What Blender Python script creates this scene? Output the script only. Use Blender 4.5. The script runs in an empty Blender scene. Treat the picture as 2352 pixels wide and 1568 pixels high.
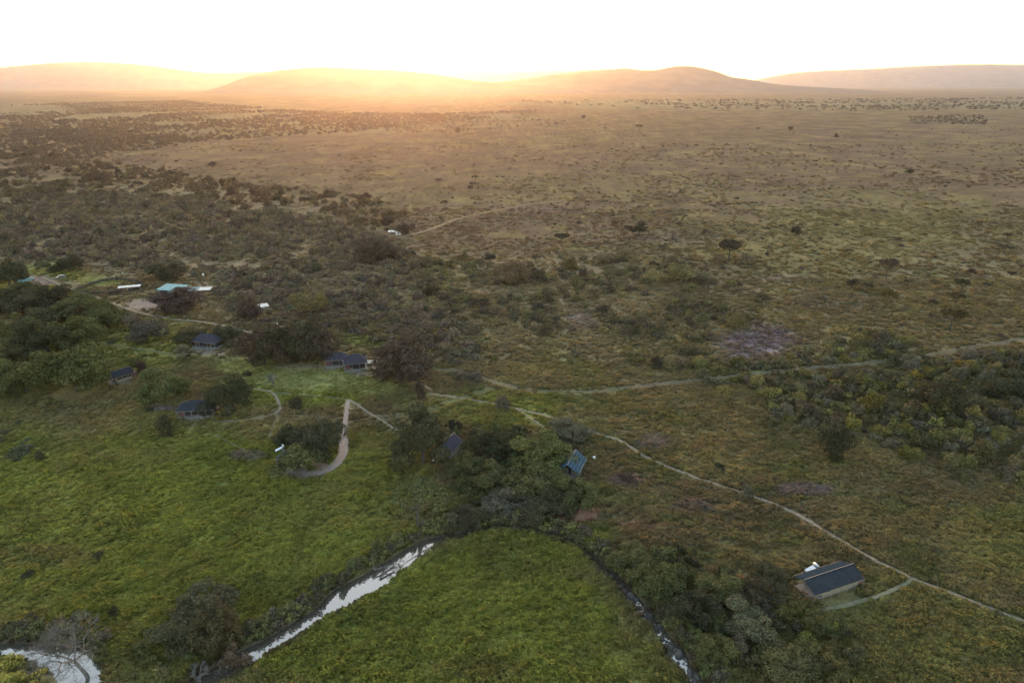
import bpy, bmesh, math, random
import numpy as np
from mathutils import Vector, Matrix

# ------------------------------------------------------------------ camera, sky, sun, exposure
SC = bpy.context.scene
COL = SC.collection
R = math.radians
CAM_H = 100.0
PITCH = math.atan((784 - 188) / 1568)          # depression of the optical axis
FD = 1568.0                                    # focal length in layout units (24 mm on a 36 mm, 2352-unit wide frame)
cam_d = bpy.data.cameras.new('camera')
cam = bpy.data.objects.new('camera', cam_d)
COL.objects.link(cam)
cam.location = (0, 0, CAM_H)
cam.rotation_euler = (math.pi / 2 - PITCH, 0, 0)
cam_d.lens = 24; cam_d.sensor_width = 36; cam_d.clip_start = 1.0; cam_d.clip_end = 90000
SC.camera = cam

SUN_EL, SUN_AZ = R(3.3), R(-9.0)               # low sun just over the hill, a little left of straight ahead
world = bpy.data.worlds.new('World'); SC.world = world; world.use_nodes = True
wn = world.node_tree.nodes; wl = world.node_tree.links
bg = wn['Background']
sky = wn.new('ShaderNodeTexSky'); sky.sky_type = 'NISHITA'; sky.sun_disc = False
sky.sun_elevation = SUN_EL; sky.sun_rotation = SUN_AZ
sky.air_density = 1.05; sky.dust_density = 2.0; sky.ozone_density = 1.0; sky.altitude = 300
wl.new(sky.outputs[0], bg.inputs[0]); bg.inputs[1].default_value = 0.15

sun_d = bpy.data.lights.new('sun', 'SUN'); sun_d.energy = 0.20; sun_d.angle = R(2.0); sun_d.color = (1.0, 0.42, 0.18)
sun = bpy.data.objects.new('sun', sun_d); COL.objects.link(sun)
sun_vec = Vector((math.sin(SUN_AZ) * math.cos(SUN_EL), math.cos(SUN_AZ) * math.cos(SUN_EL), math.sin(SUN_EL)))
sun.rotation_euler = sun_vec.to_track_quat('Z', 'Y').to_euler()
sun.location = (0, 0, 300)

SC.view_settings.view_transform = 'Standard'; SC.view_settings.look = 'None'
SC.view_settings.exposure = 4.26; SC.view_settings.gamma = 1.0; SC.view_settings.use_curve_mapping = False
SC.render.engine = 'CYCLES'
cy = SC.cycles
cy.use_denoising = True; cy.denoising_prefilter = 'NONE'
cy.max_bounces = 4; cy.diffuse_bounces = 2; cy.glossy_bounces = 2; cy.transmission_bounces = 2
cy.volume_bounces = 0; cy.transparent_max_bounces = 4
cy.use_adaptive_sampling = True; cy.adaptive_threshold = 0.012
HAZE_DENSITY, HAZE_G = 0.0000120, 0.83

rng = np.random.default_rng(7)
random.seed(7)

# ------------------------------------------------------------------ helpers
cP, sP = math.cos(PITCH), math.sin(PITCH)
def G(u, v, z=0.0):
    """layout point (u, v) of the survey sheet -> ground point at height z"""
    x = (u - 1176) / FD; y = (784 - v) / FD
    d = (x, cP + y * sP, -sP + y * cP); t = (z - CAM_H) / d[2]
    return np.array([d[0] * t, d[1] * t, z])
def proj(X, Y, Z=0.0):
    zc = np.maximum(Y * cP - (Z - CAM_H) * sP, 0.1); yc = Y * sP + (Z - CAM_H) * cP
    return 1176 + FD * X / zc, 784 - FD * yc / zc
def scale_at(P):
    zc = P[1] * cP - (P[2] - CAM_H) * sP
    return FD / zc, math.atan2(CAM_H, P[1])

def _hash(ix, iy, seed):
    h = (ix.astype(np.int64) * 374761393 + iy.astype(np.int64) * 668265263 + seed * 1442695041) & 0x7fffffff
    h = ((h ^ (h >> 13)) * 1274126177) & 0x7fffffff
    return ((h ^ (h >> 16)) & 0xffff) / 65535.0
def vnoise(x, y, seed=0):
    x = np.asarray(x, float); y = np.asarray(y, float)
    ix = np.floor(x); iy = np.floor(y); fx = x - ix; fy = y - iy
    fx = fx * fx * (3 - 2 * fx); fy = fy * fy * (3 - 2 * fy)
    a = _hash(ix, iy, seed); b = _hash(ix + 1, iy, seed); c = _hash(ix, iy + 1, seed); d = _hash(ix + 1, iy + 1, seed)
    return (a + (b - a) * fx) * (1 - fy) + (c + (d - c) * fx) * fy
def fbm(x, y, seed=0, o=4):
    s = 0; a = 0.5; t = 0
    for i in range(o):
        s = s + a * vnoise(x * 2 ** i + i * 17.3, y * 2 ** i - i * 9.1, seed + i); t += a; a *= 0.55
    return s / t
def sstep(a, b, x):
    t = np.clip((np.asarray(x, float) - a) / (b - a), 0, 1); return t * t * (3 - 2 * t)

def tag(o, label=None, cat=None, group=None, kind=None):
    if label: o['label'] = label
    if cat: o['category'] = cat
    if group: o['group'] = group
    if kind: o['kind'] = kind
    return o
def link(o, parent=None):
    COL.objects.link(o)
    if parent is not None: o.parent = parent
    return o
def empty(name, loc, rz=0, sc=None):
    o = bpy.data.objects.new(name, None); o.location = loc; o.rotation_euler = (0, 0, rz)
    o.empty_display_size = 0.3
    if sc is not None: o.scale = sc
    return link(o)

class MB:
    """collects simple shapes into one mesh"""
    def __init__(s): s.v = []; s.f = []
    def quad(s, *p):
        n = len(s.v); s.v += [tuple(q) for q in p]; s.f.append(tuple(range(n, n + len(p)))); return s
    def box(s, x0, x1, y0, y1, z0, z1):
        n = len(s.v)
        s.v += [(x0, y0, z0), (x1, y0, z0), (x1, y1, z0), (x0, y1, z0), (x0, y0, z1), (x1, y0, z1), (x1, y1, z1), (x0, y1, z1)]
        s.f += [(n, n + 3, n + 2, n + 1), (n + 4, n + 5, n + 6, n + 7), (n, n + 1, n + 5, n + 4), (n + 1, n + 2, n + 6, n + 5),
                (n + 2, n + 3, n + 7, n + 6), (n + 3, n, n + 4, n + 7)]; return s
    def tube(s, p0, p1, r0, r1, k=5, cap=True):
        p0 = Vector(p0); p1 = Vector(p1); d = (p1 - p0)
        if d.length < 1e-6: return s
        d.normalize(); a = d.orthogonal().normalized(); b = d.cross(a); n = len(s.v)
        for p, r in ((p0, r0), (p1, r1)):
            for i in range(k):
                t = 2 * math.pi * i / k; s.v.append(tuple(p + a * (r * math.cos(t)) + b * (r * math.sin(t))))
        for i in range(k): s.f.append((n + i, n + (i + 1) % k, n + k + (i + 1) % k, n + k + i))
        if cap: s.f.append(tuple(n + k + i for i in range(k))); s.f.append(tuple(n + k - 1 - i for i in range(k)))
        return s
    def slab(s, pts, th):
        """polygon pts (upper face) given thickness th downwards"""
        n = len(s.v); m = len(pts)
        s.v += [tuple(p) for p in pts] + [(p[0], p[1], p[2] - th) for p in pts]
        s.f.append(tuple(range(n, n + m))); s.f.append(tuple(n + m + i for i in reversed(range(m))))
        for i in range(m): j = (i + 1) % m; s.f.append((n + i, n + m + i, n + m + j, n + j))
        return s
    def mesh(s, name, mat, smooth=False):
        me = bpy.data.meshes.new(name); me.from_pydata(s.v, [], s.f); me.update()
        if mat: me.materials.append(mat)
        if smooth: me.polygons.foreach_set('use_smooth', [True] * len(me.polygons))
        return me
    def build(s, name, mat, parent=None, smooth=False):
        return link(bpy.data.objects.new(name, s.mesh(name, mat, smooth)), parent)

# ------------------------------------------------------------------ materials
def new_mat(name):
    m = bpy.data.materials.new(name); m.use_nodes = True
    return m, m.node_tree.nodes, m.node_tree.links, m.node_tree.nodes['Principled BSDF']
def mat_noise(name, c0, c1, scale=2.0, rough=0.9, spec=0.2, bump=0.0, detail=5, coords='Object', metallic=0.0):
    m, n, l, b = new_mat(name)
    tc = n.new('ShaderNodeTexCoord'); nz = n.new('ShaderNodeTexNoise'); nz.inputs['Scale'].default_value = scale; nz.inputs['Detail'].default_value = detail
    l.new(tc.outputs[coords], nz.inputs['Vector'])
    cr = n.new('ShaderNodeValToRGB'); cr.color_ramp.elements[0].position = 0.3; cr.color_ramp.elements[1].position = 0.72
    cr.color_ramp.elements[0].color = (*c0, 1); cr.color_ramp.elements[1].color = (*c1, 1)
    l.new(nz.outputs['Fac'], cr.inputs['Fac']); l.new(cr.outputs[0], b.inputs['Base Color'])
    b.inputs['Roughness'].default_value = rough; b.inputs['Specular IOR Level'].default_value = spec; b.inputs['Metallic'].default_value = metallic
    if bump:
        bp = n.new('ShaderNodeBump'); bp.inputs['Strength'].default_value = bump; bp.inputs['Distance'].default_value = 0.05
        l.new(nz.outputs['Fac'], bp.inputs['Height']); l.new(bp.outputs[0], b.inputs['Normal'])
    return m
def leaf_mat(name, source, transl=0.22, var=(0.62, 1.45)):
    """foliage: colour comes from the object colour or from the instance attribute, broken up by noise"""
    m, n, l, b = new_mat(name)
    if source == 'object': a = n.new('ShaderNodeObjectInfo'); col = a.outputs['Color']
    else:
        a = n.new('ShaderNodeAttribute'); a.attribute_type = 'INSTANCER'; a.attribute_name = 'gcol'; col = a.outputs['Color']
    g = n.new('ShaderNodeNewGeometry')
    nz = n.new('ShaderNodeTexNoise'); nz.inputs['Scale'].default_value = 0.9; nz.inputs['Detail'].default_value = 3
    l.new(g.outputs['Position'], nz.inputs['Vector'])
    mr = n.new('ShaderNodeMapRange'); mr.inputs['From Min'].default_value = 0.3; mr.inputs['From Max'].default_value = 0.7
    mr.inputs['To Min'].default_value = var[0]; mr.inputs['To Max'].default_value = var[1]
    l.new(nz.outputs['Fac'], mr.inputs['Value'])
    mx = n.new('ShaderNodeVectorMath'); mx.operation = 'SCALE'; l.new(col, mx.inputs[0]); l.new(mr.outputs[0], mx.inputs['Scale'])
    b.inputs['Roughness'].default_value = 1.0; b.inputs['Specular IOR Level'].default_value = 0.0
    l.new(mx.outputs[0], b.inputs['Base Color'])
    tr = n.new('ShaderNodeBsdfTranslucent'); l.new(mx.outputs[0], tr.inputs['Color'])
    ms = n.new('ShaderNodeMixShader'); ms.inputs[0].default_value = transl
    l.new(b.outputs[0], ms.inputs[1]); l.new(tr.outputs[0], ms.inputs[2])
    l.new(ms.outputs[0], n['Material Output'].inputs['Surface'])
    return m
M = {}
M['leaf'] = leaf_mat('leaf', 'object', .06); M['leaf_gn'] = leaf_mat('leaf_scatter', 'instancer', .06); M['grass_gn'] = leaf_mat('grass_blades', 'instancer', 0.3, (0.8, 1.2))
M['bark'] = mat_noise('bark', (0.022, 0.018, 0.015), (0.055, 0.045, 0.037), 3.0)
M['dead'] = mat_noise('dead_wood', (0.040, 0.034, 0.030), (0.090, 0.078, 0.070), 2.0)
M['canvas_roof'] = mat_noise('fly_sheet', (0.014, 0.015, 0.018), (0.022, 0.023, 0.027), 1.2, 1.0, 0.0)
M['roof_blue'] = mat_noise('blue_fly_sheet', (0.024, 0.036, 0.050), (0.036, 0.052, 0.070), 1.2, 1.0, 0.0)
M['roof_dim_batten'] = mat_noise('dimmed_fly_and_batten', (0.008, 0.013, 0.020), (0.012, 0.019, 0.028), 1.0, 1.0, 0.0)  # sunward slope darkened in colour against the bright sky; also the battens
M['roof_slate'] = mat_noise('slate_sheet', (0.020, 0.018, 0.023), (0.031, 0.028, 0.034), 1.5, 1.0, 0.0)
M['awning'] = mat_noise('awning_canvas', (0.085, 0.105, 0.105), (0.12, 0.145, 0.14), 1.5, 0.9, 0.1)
M['teal_metal'] = mat_noise('teal_sheet_metal', (0.055, 0.12, 0.125), (0.085, 0.16, 0.16), 0.7, 0.75, 0.2)
M['grey_metal'] = mat_noise('grey_sheet_metal', (0.10, 0.105, 0.12), (0.15, 0.155, 0.17), 0.8, 0.6, 0.3)
M['pale_metal'] = mat_noise('pale_sheet_metal', (0.20, 0.18, 0.17), (0.32, 0.30, 0.285), 0.9, 0.7, 0.2)
M['canvas'] = mat_noise('cream_canvas', (0.095, 0.08, 0.058), (0.145, 0.122, 0.09), 1.3, 0.9)
M['maroon'] = mat_noise('maroon_canvas', (0.05, 0.022, 0.024), (0.085, 0.04, 0.04), 1.3, 0.9)
M['shade'] = mat_noise('dark_gauze_shade', (0.014, 0.012, 0.012), (0.028, 0.022, 0.022), 2, 0.9)  # gauze and window tone, also painted shade for openings and interiors
M['stone'] = mat_noise('paving_stone', (0.075, 0.064, 0.062), (0.14, 0.122, 0.115), 1.6, 0.9, 0.2, 0.3)
M['stone_dark'] = mat_noise('rubble_stone', (0.05, 0.043, 0.041), (0.13, 0.115, 0.11), 3.0, 0.9, 0.2, 0.6)
M['wet_rock'] = mat_noise('wet_rock', (0.018, 0.016, 0.015), (0.060, 0.054, 0.050), 3.0, 0.8, 0.2, 0.5)
M['pinkstone'] = mat_noise('pink_flagstone', (0.085, 0.064, 0.057), (0.145, 0.110, 0.098), 2.2, 0.9, 0.2, 0.3)
M['wood'] = mat_noise('pole_wood', (0.09, 0.065, 0.05), (0.19, 0.145, 0.11), 3.0)
M['trim'] = mat_noise('pale_trim', (0.10, 0.088, 0.08), (0.15, 0.135, 0.122), 2.0)
M['white'] = mat_noise('white_paint', (0.26, 0.255, 0.25), (0.34, 0.335, 0.33), 2.0, 0.6, 0.3)
M['glass'] = mat_noise('collector_glass', (0.24, 0.25, 0.27), (0.32, 0.33, 0.35), 1.0, 0.5, 0.3)
M['black'] = mat_noise('black_rubber', (0.02, 0.02, 0.02), (0.035, 0.035, 0.035), 4.0)
M['vehicle'] = mat_noise('dusty_green_paint', (0.035, 0.04, 0.035), (0.06, 0.06, 0.05), 2.0, 0.4, 0.5)
M['skin'] = mat_noise('skin', (0.08, 0.045, 0.03), (0.11, 0.065, 0.045), 5.0, 0.6)
M['cloth'] = mat_noise('dark_clothing', (0.02, 0.022, 0.03), (0.04, 0.04, 0.05), 5.0)
M['hill'] = mat_noise('hill_scrub', (0.040, 0.034, 0.033), (0.062, 0.052, 0.047), 0.006, 1.0, 0.0, 0, 9)
M['path'] = mat_noise('beaten_earth', (0.078, 0.060, 0.042), (0.135, 0.106, 0.076), 0.9, 1.0, 0.1, 0.3, 8)
M['faint'] = mat_noise('trodden_grass', (0.060, 0.054, 0.030), (0.100, 0.085, 0.054), 0.8, 1.0, 0.1, 0.3, 8)
M['rut'] = mat_noise('wheel_rut_earth', (0.070, 0.057, 0.045), (0.112, 0.094, 0.076), 0.7, 1.0, 0.1, 0.2, 8)

# ------------------------------------------------------------------ survey lines (river, paths)
def line(pts, step=None):
    P = np.array([G(u, v)[:2] for u, v in pts])
    # Catmull-Rom smoothing
    out = []
    n = len(P)
    for i in range(n - 1):
        p0 = P[max(i - 1, 0)]; p1 = P[i]; p2 = P[i + 1]; p3 = P[min(i + 2, n - 1)]
        k = max(2, int(np.hypot(*(p2 - p1)) / (step or 2.0)))
        for j in range(k):
            t = j / k
            out.append(0.5 * ((2 * p1) + (-p0 + p2) * t + (2 * p0 - 5 * p1 + 4 * p2 - p3) * t * t + (-p0 + 3 * p1 - 3 * p2 + p3) * t ** 3))
    out.append(P[-1])
    return np.array(out)
def dist_line(X, Y, L, W=None, reach=60):
    """distance of points to polyline L (and interpolated half width minus it, when W is given)"""
    X = np.atleast_1d(np.asarray(X, float)); Y = np.atleast_1d(np.asarray(Y, float))
    best = np.full(X.shape, 1e6)
    lo = L.min(0) - reach; hi = L.max(0) + reach
    sel = np.where((X > lo[0]) & (X < hi[0]) & (Y > lo[1]) & (Y < hi[1]))
    if len(sel[0]) == 0: return best
    xs, ys = X[sel], Y[sel]; bb = np.full(xs.shape, 1e6)
    for i in range(len(L) - 1):
        a, b = L[i], L[i + 1]; d = b - a; q = d @ d
        if q < 1e-9: continue
        t = np.clip(((xs - a[0]) * d[0] + (ys - a[1]) * d[1]) / q, 0, 1)
        dd = np.hypot(xs - a[0] - t * d[0], ys - a[1] - t * d[1])
        if W is not None: dd = dd - (W[i] + (W[i + 1] - W[i]) * t)
        bb = np.minimum(bb, dd)
    best[sel] = bb
    return best

RIV_PX = [(-140, 1488, 1.0), (-20, 1488, 1.0), (60, 1490, 1.3), (122, 1503, 1.9), (172, 1522, 3.0), (184, 1560, 2.7), (172, 1620, 2.8), (230, 1680, 3.4), (330, 1700, 2.8), (400, 1640, 2.6),
          (450, 1582, 1.5), (510, 1536, 1.8), (575, 1501, 1.7), (650, 1459, 1.5), (735, 1404, 1.2), (790, 1368, 2.9), (850, 1335, 2.9),
          (900, 1300, 2.2), (950, 1268, 2.3), (990, 1242, 1.4), (1040, 1230, .15), (1150, 1212, -.35), (1240, 1222, -.35), (1330, 1254, -.1),
          (1385, 1303, .25), (1430, 1345, .45), (1480, 1398, .6), (1520, 1450, .4), (1552, 1495, 1.1), (1592, 1550, .6), (1640, 1640, 1.6), (1700, 1760, 2.0)]
RIV = line([(a, b) for a, b, w in RIV_PX], 1.5)
_rw = []
for i in range(len(RIV_PX) - 1):
    p1 = G(*RIV_PX[i][:2])[:2]; p2 = G(*RIV_PX[i + 1][:2])[:2]; k = max(2, int(np.hypot(*(p2 - p1)) / 1.5))
    _rw += [RIV_PX[i][2] + (RIV_PX[i + 1][2] - RIV_PX[i][2]) * j / k for j in range(k)]
_rw.append(RIV_PX[-1][2]); RIV_W = np.array(_rw) + 0.7 * (fbm(np.arange(len(_rw)) / 4.0, np.zeros(len(_rw)), 5) - 0.5)
def river_d(X, Y): return dist_line(X, Y, RIV, RIV_W, 40)

PATHS = [  # name, half width, material, layout points
    ('path', 0.54, 'path', [(985, 905), (1060, 915), (1135, 928), (1190, 940), (1240, 952), (1300, 970), (1370, 995), (1430, 1015), (1470, 1042), (1530, 1070), (1610, 1100), (1690, 1125), (1730, 1138), (1790, 1160), (1850, 1190), (1930, 1240), (2000, 1280), (2100, 1328), (2180, 1358), (2260, 1390), (2352, 1425), (2460, 1468)]),
    ('path', 0.36, 'path', [(1184, 939), (1212, 957), (1248, 982)]),
    ('track', 0.20, 'rut', [(960, 842), (1060, 852), (1110, 866), (1160, 882), (1230, 895), (1300, 900), (1370, 897), (1450, 888), (1560, 876), (1640, 868), (1720, 858), (1800, 849), (1900, 840), (2020, 829), (2120, 818), (2200, 803), (2300, 786), (2420, 768)]),
    ('track', 0.20, 'rut', [(956, 848), (1060, 857), (1110, 871), (1160, 888), (1230, 901), (1300, 906), (1370, 902), (1450, 893), (1560, 880), (1640, 872), (1720, 862), (1800, 853), (1900, 844), (2020, 833), (2120, 822), (2200, 808), (2300, 791), (2420, 773)]),
    ('path', 0.75, 'pinkstone', [(800, 919), (794, 960), (790, 1000), (790, 1012)]),
    ('path', 1.35, 'pinkstone', [(790, 1006), (786, 1045), (768, 1070), (740, 1084), (705, 1088), (660, 1082)]),
    ('path', 0.5, 'path', [(802, 918), (850, 950), (914, 990)]),
    ('path', 0.45, 'path', [(560, 894), (595, 897), (625, 903), (640, 925), (642, 945), (600, 960), (540, 968), (492, 970)]),
    ('path', 0.22, 'faint', [(820, 966), (880, 957), (935, 948), (1000, 932), (1060, 912), (1130, 890)]),
    ('path', 0.22, 'faint', [(824, 973), (884, 963), (940, 954), (1006, 938), (1066, 917), (1136, 894)]),
    ('path', 0.18, 'faint', [(640, 948), (628, 980), (618, 1010)]),
    ('path', 0.3, 'faint', [(629, 904), (700, 909), (770, 915), (796, 917)]),
    ('path', 0.4, 'faint', [(225, 788), (300, 800), (380, 812), (425, 822)]),
    ('path', 0.6, 'path', [(100, 640), (150, 660), (190, 673), (240, 690), (285, 708), (330, 722), (400, 735), (470, 742), (560, 762), (610, 776)]),
    ('path', 0.5, 'faint', [(2094, 1330), (2040, 1360), (1960, 1385), (1885, 1402)]),
    ('path', 0.9, 'path', [(922, 545), (980, 530), (1050, 505), (1130, 487), (1220, 470), (1290, 464)]),
    ('path', 0.45, 'path', [(870, 858), (905, 868), (960, 880), (990, 898)]),
    ('path', 0.16, 'faint', [(496, 1002), (540, 1024), (585, 1046)]),
]
PL = [line(p[3], 1.5) for p in PATHS]
def path_d(X, Y):
    d = np.full(np.shape(X), 1e6)
    for p, L in zip(PATHS, PL): d = np.minimum(d, dist_line(X, Y, L, None, 20) - p[1])
    return d

def terrain(X, Y):
    X = np.asarray(X, float); Y = np.asarray(Y, float)
    r = np.hypot(X, Y)
    f = 1 - sstep(900, 2500, r)
    base = f * (0.9 * (fbm(X / 70, Y / 70, 11) - 0.5) + 0.22 * (fbm(X / 9, Y / 9, 12, 3) - 0.5) * (1 - sstep(120, 260, r)))
    base = base + 0.24 * (vnoise(X / 2.3, Y / 2.0, 15) - .5) * (1 - sstep(140, 230, r)) * sstep(0.2, 1.6, path_d(X, Y)).reshape(r.shape)
    d = river_d(X, Y)
    base = base * sstep(-1, 4, d) + 0.35 * np.exp(-((d - 3.5) / 2.5) ** 2) * (d < 60)
    cut = sstep(-0.4, 1.3, d)
    return base * cut - 2.6 * (1 - cut)
WATER_Z = -0.70
def tz(a): return float(np.ravel(a)[0])

# ------------------------------------------------------------------ ground colour (what grows or lies there)
C_LUSH = np.array([0.092, 0.097, 0.024]); C_LAWN = np.array([0.108, 0.108, 0.042]); C_DRY = np.array([0.083, 0.067, 0.037])
C_PLAIN = np.array([0.066, 0.048, 0.034]); C_MAUVE = np.array([0.086, 0.066, 0.070]); C_SOIL = np.array([0.125, 0.070, 0.050])
C_MUD = np.array([0.046, 0.036, 0.028]); C_DIRT = np.array([0.135, 0.10, 0.086]); C_RUST = np.array([0.100, 0.080, 0.036]); C_SCRUB = np.array([0.085, 0.078, 0.050])
LUSH_E = [(430, 1230, 760, 330, 1.0), (1080, 1480, 620, 290, 1.0), (1130, 940, 240, 60, .75), (700, 890, 240, 70, .9), (250, 800, 280, 90, .6), (2050, 1480, 420, 170, .40), (2350, 1250, 200, 130, .45), (2300, 900, 200, 60, .35), (90, 650, 160, 45, .7), (880, 785, 100, 25, .6), (1320, 1230, 120, 40, .7), (1000, 650, 60, 50, .3), (1950, 560, 400, 120, .18)]
LAWN_E = [(690, 868, 150, 38, 1.0), (560, 840, 90, 26, .8), (230, 648, 60, 14, .9), (850, 890, 90, 22, .7), (110, 612, 70, 14, .7)]
MAUVE_E = [(1732, 800, 135, 44, 1.0), (1335, 738, 42, 28, .9), (1440, 1105, 40, 12, .9), (1850, 1125, 75, 16, .9), (1590, 1165, 60, 25, .6), (2200, 590, 120, 30, .15), (1900, 690, 120, 26, .2), (2050, 640, 90, 26, .2), (570, 1047, 42, 12, .8), (375, 940, 45, 8, .9), (1560, 545, 120, 16, .25), (1250, 480, 120, 12, .25), (1800, 640, 80, 12, .3), (1500, 1015, 50, 18, .6)]
SOIL_E = [(1330, 1182, 60, 24, 1.0), (1470, 1208, 70, 16, .4)]
DIRT_E = [(330, 700, 52, 15, 1.0), (85, 645, 50, 13, 1.0), (165, 655, 30, 10, .6), (700, 842, 90, 9, .55), (690, 1090, 60, 14, .6), (735, 1068, 22, 14, .9), (480, 812, 50, 6, .6), (290, 880, 25, 8, .6), (850, 860, 55, 7, .6)]
RUST_E = [(290, 965, 130, 42, .8), (90, 1280, 190, 40, .7), (600, 990, 70, 34, .8), (330, 1050, 120, 20, .4), (1500, 950, 260, 60, .7), (1750, 1050, 260, 60, .6), (2130, 1200, 220, 60, .6), (1760, 1350, 90, 40, .7), (1480, 1420, 40, 12, .6), (240, 1450, 90, 26, .6), (1100, 1540, 160, 30, .5), (1250, 850, 160, 30, .7), (700, 980, 60, 30, .5), (1900, 920, 120, 30, .4)]
def emask(u, v, E, wob):
    m = np.zeros(np.shape(u))
    for (a, b, ra, rb, k) in E:
        m = np.maximum(m, k * (1 - sstep(0.55, 1.15, np.sqrt(((u - a) / ra) ** 2 + ((v - b) / rb) ** 2) + wob)))
    return m
SCRUB_BANDS = [(250, 262, 520, 20, .75), (120, 300, 330, 28, .7), (640, 290, 360, 24, .6), (1000, 268, 330, 9, .8), (1500, 240, 420, 12, .9), (2050, 240, 420, 12, .8), (2250, 246, 260, 8, .9), (150, 245, 350, 9, .6)]
def ground_colour(X, Y):
    X = np.asarray(X, float); Y = np.asarray(Y, float)
    u, v = proj(X, np.maximum(Y, 20)); v = np.minimum(v, 2600)
    n1 = fbm(X / 28, Y / 28, 21, 5); n2 = fbm(X / 6, Y / 6, 31, 4); n3 = fbm(X / 120, Y / 90, 41, 4); n4 = fbm(X / 400, Y / 160, 43, 4)
    wob = 0.55 * (n1 - 0.5) * 2
    c = C_PLAIN + 0 * n1[..., None]
    def mix(c, k, t): return c * (1 - t[..., None]) + k * t[..., None]
    c = mix(c, C_DRY, sstep(430, 800, v + 120 * (n3 - .5)) * 0.9)
    c = mix(c, np.array([0.066, 0.056, 0.033]), sstep(0.45, 0.75, n4) * 0.5 + 0 * v)
    c = mix(c, C_LUSH, np.clip(emask(u, v, LUSH_E, wob) * (0.75 + 0.5 * n2), 0, 1))
    c = mix(c, C_RUST, emask(u, v, RUST_E, wob * 1.3) * np.clip(0.2 + 1.1 * n1, 0, 1))
    c = mix(c, np.array([.105, .088, .040]), .55 * sstep(.50, .72, fbm(X / 17, Y / 11, 81, 4)) * (1 - .6 * emask(u, v, LUSH_E, 0))); c = mix(c, np.array([.050, .062, .020]), .45 * sstep(.54, .74, fbm(X / 13, Y / 9, 85, 4)) * sstep(700, 900, v))
    c = mix(c, C_LAWN, emask(u, v, LAWN_E, wob * .5))
    c = mix(c, C_MAUVE, emask(u, v, MAUVE_E, wob) * np.clip(0.4 + n2, 0, 1))
    c = mix(c, C_SOIL, emask(u, v, SOIL_E, wob)); c = mix(c, C_DIRT, emask(u, v, DIRT_E, wob * .6))
    c = mix(c, np.array([.112, .088, .056]), emask(u, v, [(380, 520, 520, 110, .7), (700, 640, 330, 130, .6), (1250, 690, 330, 120, .4)], wob * .4))
    far = emask(u, v, SCRUB_BANDS, 0.9 * (fbm(X / 300, Y / 500, 77, 5) - .5) * 2)
    c = mix(c, C_SCRUB * 0.85, np.clip(far * 1.1, 0, 1))
    c = c * (0.74 + 0.52 * n2)[..., None] * (0.84 + 0.32 * n1)[..., None]
    d = river_d(X, Y); c = mix(c, C_MUD, 1 - sstep(0.6, 2.2, d + 1.2 * (n2 - .5)))
    return np.clip(c * np.array([1.07, 1.0, .95]), 0.01, 0.6)

# ------------------------------------------------------------------ ground sheet
def graded(fine_lo, fine_hi, step, lo, hi, g0, g1):
    mid = list(np.arange(fine_lo, fine_hi + step * .5, step)); a = []; b = []
    s, x = step, fine_lo
    while x > lo: s *= g0; x -= s; a.append(max(x, lo))
    s, x = step, mid[-1]
    while x < hi: s *= g1; x += s; b.append(min(x, hi))
    return np.array(a[::-1] + mid + b)
FAR = 30000.0
gx = graded(-118, 118, 0.75, -FAR, FAR, 1.045, 1.045); gy = graded(78, 150, 0.75, -FAR, FAR, 1.35, 1.022)
GX, GY = np.meshgrid(gx, gy); nx, ny = len(gx), len(gy)
GZ = terrain(GX, GY)
def grid_mesh(name, X, Y, Z, keep=None):
    ny, nx = X.shape
    idx = np.arange(nx * ny).reshape(ny, nx)
    q = np.stack([idx[:-1, :-1], idx[:-1, 1:], idx[1:, 1:], idx[1:, :-1]], -1).reshape(-1, 4)
    if keep is not None: q = q[keep.ravel()]
    used = np.unique(q); remap = np.full(nx * ny, -1); remap[used] = np.arange(len(used)); q = remap[q]
    co = np.stack([X.ravel(), Y.ravel(), Z.ravel()], -1)[used]
    me = bpy.data.meshes.new(name)
    me.vertices.add(len(co)); me.vertices.foreach_set('co', co.astype(np.float32).ravel())
    me.loops.add(len(q) * 4); me.loops.foreach_set('vertex_index', q.astype(np.int32).ravel())
    me.polygons.add(len(q)); me.polygons.foreach_set('loop_start', np.arange(0, len(q) * 4, 4, dtype=np.int32))
    me.update(calc_edges=True); me.validate()
    me.polygons.foreach_set('use_smooth', np.ones(len(q), bool))
    return me, used
me, used = grid_mesh('ground', GX, GY, GZ)
gc = ground_colour(GX, GY).reshape(-1, 3)
at = me.color_attributes.new('gcol', 'FLOAT_COLOR', 'POINT')
at.data.foreach_set('color', np.concatenate([gc, np.ones((len(gc), 1))], 1).astype(np.float32).ravel())
m, n, l, b = new_mat('ground_cover')
a = n.new('ShaderNodeAttribute'); a.attribute_name = 'gcol'
geo = n.new('ShaderNodeNewGeometry')
def nz(scale, detail=6, rough=0.6):
    t = n.new('ShaderNodeTexNoise'); t.inputs['Scale'].default_value = scale; t.inputs['Detail'].default_value = detail; t.inputs['Roughness'].default_value = rough
    l.new(geo.outputs['Position'], t.inputs['Vector']); return t
def rng_node(src, a0, a1, b0, b1):
    r = n.new('ShaderNodeMapRange'); r.inputs['From Min'].default_value = a0; r.inputs['From Max'].default_value = a1
    r.inputs['To Min'].default_value = b0; r.inputs['To Max'].default_value = b1; l.new(src, r.inputs['Value']); return r
t1 = nz(0.9, 6); t2 = nz(0.11, 8, 0.65); t3 = nz(0.012, 9, 0.7)
prod = n.new('ShaderNodeMath'); prod.operation = 'MULTIPLY'
l.new(rng_node(t1.outputs['Fac'], .3, .7, .62, 1.38).outputs[0], prod.inputs[0]); l.new(rng_node(t2.outputs['Fac'], .3, .7, .72, 1.28).outputs[0], prod.inputs[1])
prod2 = n.new('ShaderNodeMath'); prod2.operation = 'MULTIPLY'
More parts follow.
